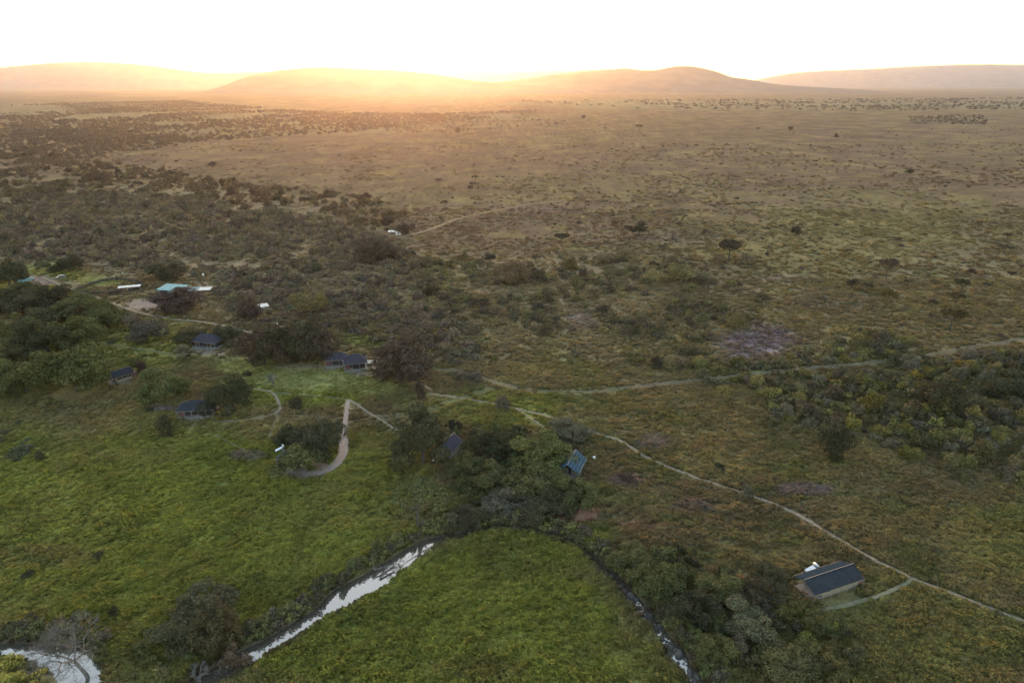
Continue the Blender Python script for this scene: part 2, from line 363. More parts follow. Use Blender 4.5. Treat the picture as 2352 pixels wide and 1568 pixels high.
l.new(prod.outputs[0], prod2.inputs[0]); l.new(rng_node(t3.outputs['Fac'], .3, .7, .74, 1.26).outputs[0], prod2.inputs[1])
vs = n.new('ShaderNodeVectorMath'); vs.operation = 'SCALE'; l.new(a.outputs['Color'], vs.inputs[0]); l.new(prod2.outputs[0], vs.inputs['Scale'])
l.new(vs.outputs[0], b.inputs['Base Color']); b.inputs['Roughness'].default_value = 1.0; b.inputs['Specular IOR Level'].default_value = 0.0
bp = n.new('ShaderNodeBump'); bp.inputs['Strength'].default_value = 0.6; bp.inputs['Distance'].default_value = 0.35
l.new(t1.outputs['Fac'], bp.inputs['Height']); l.new(bp.outputs[0], b.inputs['Normal'])
me.materials.append(m); M['ground'] = m
ground = link(bpy.data.objects.new('ground', me)); tag(ground, 'grassy savanna plain reaching to the hills', kind='structure')

# water, kept to cells near the channel
wx = np.arange(-125, 75, 1.0); wy = np.arange(60, 150, 1.0); WX, WY = np.meshgrid(wx, wy)
wd = river_d((WX[:-1, :-1] + WX[1:, 1:]) / 2, (WY[:-1, :-1] + WY[1:, 1:]) / 2)
me, _ = grid_mesh('river', WX, WY, np.full(WX.shape, WATER_Z), wd < 2.4)
m, n, l, b = new_mat('muddy_water')
b.inputs['Base Color'].default_value = (0.045, 0.036, 0.027, 1); b.inputs['Roughness'].default_value = 0.06; b.inputs['IOR'].default_value = 1.62; b.inputs['Specular IOR Level'].default_value = 1.0
g_ = n.new('ShaderNodeNewGeometry'); w_ = n.new('ShaderNodeTexNoise'); w_.inputs['Scale'].default_value = 1.4; w_.inputs['Detail'].default_value = 3; l.new(g_.outputs['Position'], w_.inputs['Vector'])
bp = n.new('ShaderNodeBump'); b.inputs['Specular Tint'].default_value = (1.0, .94, .88, 1); bp.inputs['Strength'].default_value = 0.05; bp.inputs['Distance'].default_value = 0.03; l.new(w_.outputs['Fac'], bp.inputs['Height']); l.new(bp.outputs[0], b.inputs['Normal'])
me.materials.append(m); tag(link(bpy.data.objects.new('river', me)), 'pale still river winding round the green meadow', kind='structure')

# paths as thin ragged sheets
def strip(name, L, hw, mat, lift=0.05, seed=1):
    mb = MB(); n = len(L); T = np.gradient(L, axis=0); T /= np.linalg.norm(T, axis=1)[:, None] + 1e-9; N = np.stack([-T[:, 1], T[:, 0]], 1)
    k = np.arange(n)
    wl_ = hw * (0.72 + 0.6 * fbm(k / 2.5, k * 0 + seed, 51, 3)); wr = hw * (0.72 + 0.6 * fbm(k / 2.5, k * 0 + seed + 9, 53, 3))
    wl_[0] *= .5; wr[0] *= .5; wl_[-1] *= .5; wr[-1] *= .5
    rows = []
    for f in (-1, -.33, .33, 1):
        P = L + N * (np.where(f < 0, wl_, wr) * f)[:, None]; z = terrain(P[:, 0], P[:, 1]) + lift + (0.03 if abs(f) < .5 else -0.02) + np.clip(P[:, 1] - 150, 0, 400) * .0007
        rows.append(np.stack([P[:, 0], P[:, 1], z], 1))
    for r in rows: mb.v += [tuple(p) for p in r]
    for j in range(3):
        for i in range(n - 1): mb.f.append((j * n + i, j * n + i + 1, (j + 1) * n + i + 1, (j + 1) * n + i))
    return tag(mb.build(name, mat, None, True), kind='structure')
for i, (p, L) in enumerate(zip(PATHS, PL)): strip(p[0], L, p[1], M[p[2]], 0.11 + 0.012 * i, i * 3 + 1)

# ------------------------------------------------------------------ hills
def hill(pts, dist, depth, seed):
    pts = np.array(pts, float); us = np.linspace(pts[0, 0], pts[-1, 0], 110)
    # smooth interpolation of the crest
    vv = np.interp(us, pts[:, 0], pts[:, 1]); ker = np.array([1, 3, 4, 3, 1]) / 12; vp = np.pad(vv, 2, 'edge'); vv = np.convolve(vp, ker, 'valid')
    x = (us - 1176) / FD; y = (784 - vv) / FD; dy = cP + y * sP; t = dist / dy
    Xc = x * t; Zc = np.maximum(CAM_H + (-sP + y * cP) * t, 0)
    rr = np.linspace(-1, 1, 31); XX, RR = np.meshgrid(Xc, rr); ZC = np.tile(Zc, (31, 1))
    YY = dist + RR * depth + 0.10 * depth * (fbm(XX / 900, XX * 0, seed) - .5)
    prof = np.cos(RR * math.pi / 2) ** 1.7
    ZZ = ZC * prof * (1 + 0.22 * (fbm(XX / 420, YY / 420, seed + 3) - .55) * (1 - prof) * 2) - 2.0
    me, _ = grid_mesh('hill', XX, YY, ZZ); me.materials.append(M['hill'])
    return tag(link(bpy.data.objects.new('hill', me)), kind='structure')
hill([(-420, 200), (-200, 165), (0, 156), (80, 148), (140, 143), (230, 142), (330, 148), (400, 158), (430, 163), (500, 168), (560, 165), (620, 165), (720, 176), (860, 200)], 12000, 1500, 1)
hill([(470, 212), (520, 203), (545, 191), (580, 174), (630, 162), (690, 156), (740, 153), (830, 157), (900, 160), (960, 165), (1020, 175), (1080, 185), (1150, 190), (1250, 198), (1330, 206)], 7300, 1000, 2)
hill([(1000, 205), (1050, 199), (1120, 191), (1180, 185), (1250, 174), (1330, 165), (1400, 160), (1450, 157), (1480, 162), (1510, 160), (1540, 153), (1570, 150), (1600, 153), (1640, 163), (1670, 176), (1710, 180), (1740, 188), (1780, 194), (1850, 199), (1950, 204)], 8200, 1100, 3)
hill([(820, 190), (960, 166), (1000, 159), (1040, 157), (1090, 160), (1150, 166), (1230, 163), (1300, 162), (1400, 158), (1440, 155), (1500, 166), (1600, 185)], 15000, 1500, 4)
hill([(1650, 192), (1730, 186), (1770, 177), (1830, 166), (1900, 162), (2000, 158), (2100, 152), (2200, 148), (2280, 147), (2352, 149), (2450, 153), (2600, 160), (2800, 185)], 15500, 1800, 5)

# ------------------------------------------------------------------ plant prototypes
def cards(centers, normals, size, mat, name, aspect=1.0):
    """leaf-spray faces, each a small bent quad"""
    N = len(centers)
    nrm = normals + rng.normal(0, 0.55, (N, 3)); nrm /= np.linalg.norm(nrm, axis=1)[:, None]
    r = rng.normal(0, 1, (N, 3)); a = np.cross(nrm, r); a /= np.linalg.norm(a, axis=1)[:, None]; b = np.cross(nrm, a)
    s = size * rng.uniform(0.6, 1.4, (N, 1)); w = s * aspect
    bend = nrm * s * rng.uniform(-.25, .25, (N, 1))
    v = np.stack([centers - a * s, centers - b * w * .6 + bend, centers + a * s, centers + b * w * .6 + bend], 1).reshape(-1, 3)
    me = bpy.data.meshes.new(name)
    q = np.arange(N * 4, dtype=np.int32)
    me.vertices.add(N * 4); me.vertices.foreach_set('co', v.astype(np.float32).ravel())
    me.loops.add(N * 4); me.loops.foreach_set('vertex_index', q); me.polygons.add(N); me.polygons.foreach_set('loop_start', np.arange(0, N * 4, 4, dtype=np.int32))
    me.update(calc_edges=True)
    me.materials.append(mat); return me
def lobes(n, rx, rz, z0, r0, r1, seed, low=-0.25):
    g = np.random.default_rng(seed); L = []
    for i in range(n):
        zc = g.uniform(low, 1); th = g.uniform(0, 2 * math.pi); rr = math.sqrt(max(0, 1 - zc * zc)); k = g.uniform(.55, .86)
        L.append((rx * rr * k * math.cos(th), rx * rr * k * math.sin(th), z0 + rz * zc * k, g.uniform(r0, r1)))
    return L
def leaf_points(L, n, flat=1.0, seed=0, zmin=0.0, up=0.15):
    g = np.random.default_rng(seed); w = np.array([q[3] ** 2 for q in L]); w /= w.sum(); i = g.choice(len(L), n, p=w); L = np.array(L)
    d = g.normal(0, 1, (n, 3)); d[:, 2] += up; d /= np.linalg.norm(d, axis=1)[:, None]
    rad = L[i, 3:4] * g.uniform(.78, 1.08, (n, 1)); p = L[i, :3] + d * rad * np.array([1, 1, flat])
    ok = p[:, 2] > zmin; return p[ok], d[ok]
def trunk_mesh(name, L, h0, r, seed, mat, lean=(0, 0), forks=5):
    g = random.Random(seed); mb = MB()
    top = Vector((lean[0], lean[1], h0)); prev = Vector((0, 0, -0.25)); pr = r
    for i in range(1, 4):
        t = i / 3; q = Vector((top.x * t + g.uniform(-.1, .1), top.y * t + g.uniform(-.1, .1), h0 * t)); rr = r * (1 - .4 * t); mb.tube(prev, q, pr, rr, 7, False); prev, pr = q, rr
    for (x, y, z, lr) in g.sample(L, min(forks, len(L))):
        e = Vector((x, y, z)); mid = prev.lerp(e, .5) + Vector((0, 0, -.12 * (e - prev).length * g.uniform(-.2, 1)))
        mb.tube(prev, mid, pr * .6, pr * .38, 5, False); mb.tube(mid, e, pr * .38, pr * .12, 5, False)
        for _ in range(2):
            e2 = e + Vector((g.uniform(-1, 1), g.uniform(-1, 1), g.uniform(0, 1))) * lr; mb.tube(mid.lerp(e, .6), e2, pr * .2, pr * .06, 4, False)
    return mb.mesh(name, mat, True)
TREES = {}   # kind -> list of (trunk mesh, crown mesh, width, height)
def make_round(seed, rx=6, H=9.5, n=10500, trunk=.9, size=.20, nl=34, lr=(1.2, 2.2), low=-.8):
    z0 = trunk + (H - trunk) * .42; rz = (H - trunk) * .58
    L = lobes(nl, rx, rz, z0, lr[0], lr[1], seed, low); g = random.Random(seed * 7); ax, ay = g.uniform(.15, .4), g.uniform(0, 6.28)
    L = [(x * (1 + ax * math.cos(math.atan2(y, x) - ay)), y * (1 + ax * .6 * math.sin(2 * math.atan2(y, x) + ay)), z * (1 + .22 * math.sin(math.atan2(y, x) * 2 + seed)), r * g.uniform(.7, 1.15)) for x, y, z, r in L]; L.append((0, 0, z0, rx * .42))
    p, d = leaf_points(L, n, .85, seed, .2); q0, q1 = np.percentile(p, 2, 0), np.percentile(p, 98, 0); sh = np.array([(q0[0] + q1[0]) / 2, (q0[1] + q1[1]) / 2, 0]); p = p - sh; L = [(x - sh[0], y - sh[1], z, r) for x, y, z, r in L]
    return trunk_mesh('trunk', L, trunk + .8, .42, seed, M['bark']), cards(p, d, size, M['leaf'], 'crown'), (q1[0] - q0[0] + q1[1] - q0[1]) / 2, q1[2]
TREES['round'] = [make_round(1), make_round(2, 6, 8.6, 10500, .8), make_round(3, 5.4, 10.5, 10500, .9, nl=38), make_round(4, 6.2, 9, 10500, .9, .20, 26, (1.5, 2.6)), make_round(5, 6, 9.2, 10500, .9, .20, 44, (1.0, 1.9)), make_round(6, 6, 9.0, 9500, 1.4, .18, 22, (.9, 2.4), -.6), make_round(7, 6, 8.2, 9500, 1.0, .18, 60, (.7, 1.5), -.8)]
TREES['open'] = [make_round(11, 5.6, 8.4, 3800, 3.0, .24, 17, (1.2, 1.9), -.1), make_round(12, 5.2, 9, 3400, 3.2, .24, 14, (1.2, 1.9), -.15)]
def make_umbrella(seed, rx=5, H=8, n=1200, nl=14, thick=.32, spread=1.0, size=.30):
    g = random.Random(seed); L = []
    for i in range(nl):
        t = g.uniform(0, 2 * math.pi); k = math.sqrt(g.uniform(0.02, 1)) * .82; L.append((rx * k * math.cos(t), rx * k * math.sin(t), H * (.86 - .12 * k * k) + g.uniform(-.25, .25), g.uniform(.9, 1.5) * rx / 5))
    p, d = leaf_points(L, n, thick, seed, H * .3, .5)
    return trunk_mesh('trunk', L, H * .48, .36, seed, M['bark'], (g.uniform(-.4, .4), g.uniform(-.4, .4)), 8), cards(p, d, size, M['leaf'], 'crown'), 2 * rx, H
TREES['umbrella'] = [make_umbrella(21, 5, 8, 2400, 16, .55, size=.24), make_umbrella(22, 4.6, 7, 2200, 13, .6, size=.24), make_umbrella(23, 5.2, 6.5, 2600, 20, .7, size=.24)]
TREES['lone'] = [make_umbrella(51, 5, 8, 4200, 30, .85, size=.24)]
TREES['thin'] = [make_umbrella(31, 6.5, 7.5, 850, 26, .18, size=.22)]
TREES['ball'] = [make_round(41, 4.4, 7.6, 3600, 2.9, .24, 18, (1.1, 1.8), -.25), make_round(42, 4, 7.5, 3000, 2.4, .24, 14, (1.0, 1.7), -.2)]
def bush_mesh(seed, n, size, mat, rx=2.4, H=2.6, nl=10):
    g = np.random.default_rng(seed)
    L = lobes(nl, rx, H * .72, H * .18, .55, 1.05, seed, -.1) + [(0, 0, H * .3, rx * .55)]
    p, d = leaf_points(L, n, .85, seed, -.12, .25); return cards(p, d, size, mat, 'bush')
BUSH = [bush_mesh(100 + i, 1700, .135, M['leaf'], rx, H, nl) for i, (rx, H, nl) in enumerate([(2.4, 2.6, 11), (2.6, 2.2, 12), (2.2, 3.2, 10), (2.5, 2.7, 15), (2.3, 2.4, 8)])]
def gn_proto(me, name, mat):
    m2 = me.copy(); m2.materials.clear(); m2.materials.append(mat); return bpy.data.objects.new(name, m2)
SCRUB_PROTO = [bpy.data.objects.new('scrub_bush', bush_mesh(200 + i, 320, .30, M['leaf_gn'], rx, H, nl)) for i, (rx, H, nl) in enumerate([(2.4, 2.6, 9), (2.6, 2.1, 10), (2.2, 3.3, 8), (2.5, 2.6, 12)])]
def tuft(seed, nb=24, h=.5, rad=.30, w=.075, splay=.42):
    g = random.Random(seed); mb = MB()
    for i in range(nb):
        t = g.uniform(0, 2 * math.pi); k = math.sqrt(g.random()) * rad; x, y = k * math.cos(t), k * math.sin(t); hh = h * g.uniform(.6, 1.1) * (1.1 - .5 * k / rad)
        t2 = t + g.uniform(-.7, .7); s = splay * g.uniform(.5, 1.2); tip = (x + s * math.cos(t2), y + s * math.sin(t2), hh); q = t2 + math.pi / 2; ww = w * g.uniform(.7, 1.4)
        mx, my = x + .45 * s * math.cos(t2), y + .45 * s * math.sin(t2)
        mb.quad((x - ww * math.cos(q), y - ww * math.sin(q), -.05), (x + ww * math.cos(q), y + ww * math.sin(q), -.05), (mx + ww * math.cos(q), my + ww * math.sin(q), hh * .8), tip, (mx - ww * math.cos(q), my - ww * math.sin(q), hh * .8))
    return bpy.data.objects.new('grass_tuft', mb.mesh('grass_tuft', M['grass_gn']))
TUFTS = [tuft(i) for i in range(4)]

def scatter(name, pts, scl, rot, idx, cols, protos, label, kind='stuff'):
    me = bpy.data.meshes.new(name); N = len(pts)
    me.vertices.add(N); me.vertices.foreach_set('co', np.asarray(pts, np.float32).ravel())
    def attr(nm, ty, data, key): x = me.attributes.new(nm, ty, 'POINT'); x.data.foreach_set(key, np.ascontiguousarray(data).ravel())
    attr('scl', 'FLOAT_VECTOR', np.asarray(scl, np.float32), 'vector'); attr('rot', 'FLOAT_VECTOR', np.asarray(rot, np.float32), 'vector'); attr('idx', 'INT', np.asarray(idx, np.int32), 'value')
    attr('gcol', 'FLOAT_COLOR', np.concatenate([cols, np.ones((N, 1))], 1).astype(np.float32), 'color')
    ng = bpy.data.node_groups.new(name + '_nodes', 'GeometryNodeTree')
    ng.interface.new_socket('Geometry', in_out='INPUT', socket_type='NodeSocketGeometry'); ng.interface.new_socket('Geometry', in_out='OUTPUT', socket_type='NodeSocketGeometry')
    N_ = ng.nodes; gi = N_.new('NodeGroupInput'); go = N_.new('NodeGroupOutput'); ip = N_.new('GeometryNodeInstanceOnPoints'); g2 = N_.new('GeometryNodeGeometryToInstance')
    for p in protos:
        oi = N_.new('GeometryNodeObjectInfo'); oi.inputs['Object'].default_value = p; ng.links.new(oi.outputs['Geometry'], g2.inputs[0])
    def na(nm, ty): x = N_.new('GeometryNodeInputNamedAttribute'); x.data_type = ty; x.inputs['Name'].default_value = nm; return x.outputs[0]
    ng.links.new(gi.outputs[0], ip.inputs['Points']); ng.links.new(g2.outputs[0], ip.inputs['Instance']); ip.inputs['Pick Instance'].default_value = True
    ng.links.new(na('idx', 'INT'), ip.inputs['Instance Index']); ng.links.new(na('rot', 'FLOAT_VECTOR'), ip.inputs['Rotation']); ng.links.new(na('scl', 'FLOAT_VECTOR'), ip.inputs['Scale'])
    ng.links.new(ip.outputs[0], go.inputs[0])
    o = link(bpy.data.objects.new(name, me)); md = o.modifiers.new('scatter', 'NODES'); md.node_group = ng
    return tag(o, label, kind=kind)

# ------------------------------------------------------------------ tents and buildings
FOOT = []   # keep-out discs for plants: x, y, r
def tent(label, EF, rot, L, W, eave=2.3, ridge=4.0, roof='canvas_roof', steps=False, battens=False, annex=True, deckdir=1.6, wall_in=(2.6, .9, .75)):
    c, s = math.cos(rot), math.sin(rot); e = G(EF[0], EF[1], eave + .35)
    cx = e[0] + c * L / 2 - s * W / 2; cy_ = e[1] + s * L / 2 + c * W / 2
    z0 = tz(terrain(cx, cy_)); T = empty('safari_tent', (cx, cy_, z0), rot); tag(T, label, 'tent', 'safari tents of the camp')
    FOOT.append((cx, cy_, max(L, W) * .55)); hl, hw = L / 2, W / 2; d = .35
    f_in, b_in, s_in = wall_in
    MB().box(-hl + .2, hl - .6, -hw + .8, hw - .8, -.4, d - .03).build('deck', M['stone_dark'], T); MB().box(-hl + .15, -hl + 2.55, -hw + .75, hw - .75, d - .029, d + .004).build('porch_floor', M['stone'], T)
    # fly sheet: two slopes sagging between ridge and eave, eave lower at the corners
    def slope(sg):
        rows = 5; cols = 9; mb = MB(); 
        for j in range(rows):
            t = j / (rows - 1)
            for i in range(cols):
                k = i / (cols - 1); x = -hl + L * k - (.45 * (1 - t) * (1 if i == 0 else 0)); y = sg * (.04 + (hw - .04) * t)
                z = d + eave + (ridge - eave) * ((1 - t) ** 1.18) - .05 * math.sin(k * math.pi * 4) ** 2 * t
                mb.v.append((x, y, z))
        for j in range(rows - 1):
            for i in range(cols - 1):
                q = (j * cols + i, j * cols + i + 1, (j + 1) * cols + i + 1, (j + 1) * cols + i); mb.f.append(q if sg < 0 else q[::-1])
        o = mb.build('fly_sheet', M[roof if sg < 0 else ('roof_dim_batten' if roof == 'canvas_roof' else roof)], T, True); o.modifiers.new('thick', 'SOLIDIFY').thickness = .03; return o  # slope facing the sun takes a darker, bluer copy to offset sky light
    fly = [slope(-1), slope(1)]
    MB().tube((-hl - .4, 0, d + ridge + .03), (hl, 0, d + ridge + .03), .07, .07, 6).build('ridge_pole', M['wood'], T)
    for sg in (-1, 1):
        MB().tube((-hl, sg * hw, d + eave - .02), (hl, sg * hw, d + eave - .02), .05, .05, 5).build('eave_rail', M['wood'], T)
        k = max(3, int(L / 2.1))
        for i in range(k + 1):
            x = -hl + .1 + (L - .2) * i / k; MB().tube((x, sg * (hw - .06), -.3), (x, sg * (hw - .06), d + eave), .055, .05, 5).build('pole', M['wood'], T)
    if battens:
        for j, t in enumerate((.12, .36, .6, .84)):
            y = -(.04 + (hw - .04) * t); z = d + eave + (ridge - eave) * ((1 - t) ** 1.18) + .05
            MB().box(-hl + .1, hl - .1, y - .05, y + .05, z - .02, z + .03).build('batten', M['roof_dim_batten'], T)
    # canvas room
    x0, x1, yy, h = -hl + f_in, hl - b_in, hw - s_in, eave - .25
    z = d + .01; gz = d + eave + (ridge - eave) * .62
    MB().box(x0, x1, -yy, yy, z, z + .85).build('wall', M['canvas'], T)
    up = MB(); up.v = [(x0 + .03, -yy + .03, z + .85), (x1 - .03, -yy + .03, z + .85), (x1 - .03, yy - .03, z + .85), (x0 + .03, yy - .03, z + .85), (x0 + .03, -yy + .03, z + h), (x1 - .03, -yy + .03, z + h), (x1 - .03, yy - .03, z + h), (x0 + .03, yy - .03, z + h), (x0 + .03, 0, gz), (x1 - .03, 0, gz)]
    up.f = [(0, 1, 5, 4), (2, 3, 7, 6), (3, 0, 4, 8, 7), (1, 2, 6, 9, 5), (4, 5, 9, 8), (6, 7, 8, 9)]; up.build('gauze_shade_wall', M['shade'], T)
    for sg in (-1, 1):
        k = max(2, int((x1 - x0) / 1.4))
        for i in range(k + 1):
            xx = x0 + (x1 - x0) * i / k; MB().box(xx - .06, xx + .06, sg * yy - .04, sg * yy + .04, z, z + h).build('canvas_band', M['canvas'], T)
        MB().box(x0 - .04, x0 + .02, sg * yy * .55 - yy * .38, sg * yy * .55 + yy * .38, z, z + h * .95).build('front_panel', M['canvas'], T)
    MB().box(x0 - .06, x0, -yy * .16, yy * .16, z, z + h * .9).build('door', M['shade'], T)  # dark panel stands in for the shaded door opening
    if annex:
        MB().box(hl - b_in + .02, hl + .9, -yy * .92, yy * .92, -.1, z + h * .95).build('bathroom_wall', M['maroon'], T)
    if steps:
        for i in range(3): MB().box(-hl + .2 - .55 * (i + 1), -hl + .2 - .55 * i - .01, -hw + .6, hw - 2.4, -.4, d - .12 - .12 * i).build('step', M['stone'], T)
        for yk in (-hw + .45, hw - 2.25): MB().box(-hl - 1.6, -hl + .19, yk - .12, yk + .12, -.4, d + .02).build('step_wall', M['stone_dark'], T)
        g = random.Random(3)
        for i in range(26):
            x = -hl + .1 + g.uniform(-.12, .1); y = -hw + .5 + (W - 1) * i / 25; r = g.uniform(.12, .2)
            if -hw + .5 < y < hw - 2.2: continue
            MB().box(x - r, x + r, y - r, y + r, -.3, g.uniform(.05, .25)).build('stone', M['stone_dark'], T)
    return T
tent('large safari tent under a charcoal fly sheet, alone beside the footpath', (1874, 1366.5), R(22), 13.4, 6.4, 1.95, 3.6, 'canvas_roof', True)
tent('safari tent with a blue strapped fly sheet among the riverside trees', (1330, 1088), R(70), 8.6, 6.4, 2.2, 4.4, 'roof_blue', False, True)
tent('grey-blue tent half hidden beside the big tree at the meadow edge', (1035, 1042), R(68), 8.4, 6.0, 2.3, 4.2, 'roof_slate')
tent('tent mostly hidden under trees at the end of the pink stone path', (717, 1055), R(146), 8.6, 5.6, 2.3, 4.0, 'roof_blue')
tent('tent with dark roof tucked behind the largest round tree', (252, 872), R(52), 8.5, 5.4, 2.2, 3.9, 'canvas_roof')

def pavilion(name, label, cat, ctr, rot, L, W, eave, top, rl, roof, base=.45, awn=None, posts=5, patio=None, sag=.16, group=None):
    """hipped canvas roof on posts over a stone base, room at the back"""
    P = G(*ctr); z0 = tz(terrain(P[0], P[1])); T = empty(name, (P[0], P[1], z0), rot); tag(T, label, cat, group); FOOT.append((P[0], P[1], max(L, W) * .56))
    hl, hw = L / 2, W / 2; E_ = base + eave
    MB().box(-hl + .25, hl - .25, -hw + .25, hw - .25, -.4, base).build('base', M['stone'], T)
    def curve(a, b, n=9, dz=sag): return [tuple(np.array(a) * (1 - i / (n - 1)) + np.array(b) * (i / (n - 1)) + np.array([0, 0, dz * math.sin(i / (n - 1) * math.pi * 3) ** 2])) for i in range(n)]
    A, B, C, D = (-hl, -hw, E_), (hl, -hw, E_), (hl, hw, E_), (-hl, hw, E_); r0, r1 = (-rl / 2, 0, base + top), (rl / 2, 0, base + top)
    def panel(a, b, c, d):
        n = 9; lo = curve(a, b, n); hi = curve(d, c, n, 0); mb = MB(); mid = []
        for i in range(n): mid.append(tuple((np.array(lo[i]) + np.array(hi[i])) / 2 - np.array([0, 0, .18])))
        for rows in ((lo, mid), (mid, hi)):
            for i in range(n - 1): mb.quad(rows[0][i], rows[0][i + 1], rows[1][i + 1], rows[1][i])
        o = mb.build('roof_sheet', M[roof], T, False); o.modifiers.new('thick', 'SOLIDIFY').thickness = .04
        tr = MB()
        for i in range(n - 1): tr.tube((lo[i][0], lo[i][1], lo[i][2] - .03), (lo[i + 1][0], lo[i + 1][1], lo[i + 1][2] - .03), .06, .06, 4, False)
        tr.build('eave_trim', M['trim'], T)
    panel(A, B, r1, r0); panel(B, C, r1, r1); panel(C, D, r0, r1); panel(D, A, r0, r0)
    for i in range(posts):
        x = -hl + .35 + (L - .7) * i / (posts - 1)
        for y in (-hw + .35, hw - .35): MB().box(x - .07, x + .07, y - .07, y + .07, -.3, E_ + .1).build('post', M['trim'] if y < 0 else M['wood'], T)
    MB().box(-hl + .9, hl - .9, hw - 2.6, hw - .7, base, E_ + .3).build('wall', M['maroon'], T)
    MB().box(-hl + .6, -hl + 2.2, -hw + 1.6, hw - 2.65, base, E_).build('side_wall', M['maroon'], T); MB().box(-hl + 2.3, hl - .9, -hw + 2.0, hw - 2.62, base + .01, E_ + .2).build('gauze_shade_wall', M['shade'], T)  # dark side wall and inner box put the interior's shade into colour
    for i, (a0, a1, b0, b1, z_in, z_out) in enumerate(awn or []):
        o = MB().slab([(a0, b0, z_in), (a1, b0, z_out), (a1, b1, z_out), (a0, b1, z_in)] if i % 2 == 0 else [(a0, b0, z_out), (a1, b0, z_out), (a1, b1, z_in), (a0, b1, z_in)], .05).build('awning', M['awning'], T)
        for (px_, py_) in ((a1 - .12, b0 + .12), (a1 - .12, b1 - .12), (a0 + .12, b0 + .12)): MB().box(px_ - .07, px_ + .07, py_ - .07, py_ + .07, -.3, min(z_in, z_out) - .06).build('post', M['trim'], T)
        MB().box(a0 + .05, a1 - .05, b0 + .1, b1 - .1, -.35, base - .06).build('floor_slab', M['stone'], T)
    if patio:
        g = random.Random(len(name) + int(L * 7))
        pw, pd = patio
        for i in range(int(pw / .9)):
            for j in range(int(pd / .8)):
                x = -pw / 2 + .9 * (i + .5) + g.uniform(-.1, .1); y = -hw - .3 - .8 * (j + .5) + g.uniform(-.1, .1)
                if abs(x) / (pw / 2) + j * .8 / pd * .6 > 1.15 or g.random() < .08: continue
                a = g.uniform(.34, .43); q = g.uniform(.3, .38); h = g.uniform(.10, .2)
                MB().box(x - a, x + a, y - q, y + q, -.2, h).build('flagstone', M['pinkstone'] if g.random() < .6 else M['stone'], T)
    return T
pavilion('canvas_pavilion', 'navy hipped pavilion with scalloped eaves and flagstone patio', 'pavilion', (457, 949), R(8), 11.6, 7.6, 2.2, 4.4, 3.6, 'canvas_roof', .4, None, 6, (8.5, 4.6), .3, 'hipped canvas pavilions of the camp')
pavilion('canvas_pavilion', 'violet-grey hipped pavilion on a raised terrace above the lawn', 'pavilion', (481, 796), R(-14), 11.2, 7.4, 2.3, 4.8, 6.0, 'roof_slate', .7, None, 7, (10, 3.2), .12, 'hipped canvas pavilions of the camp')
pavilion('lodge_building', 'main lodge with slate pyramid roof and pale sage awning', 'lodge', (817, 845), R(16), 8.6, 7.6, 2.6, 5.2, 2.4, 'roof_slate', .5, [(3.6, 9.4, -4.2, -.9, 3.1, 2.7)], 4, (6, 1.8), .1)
pavilion('lodge_building', 'smaller slate lodge roof with sage awning beside the dark trees', 'lodge', (774, 838), R(8), 8.4, 6.4, 2.5, 4.8, 3.4, 'roof_slate', .45, [(2.4, 6.2, -3.9, -1.2, 2.9, 2.6)], 4, (9, 2.4), .1)

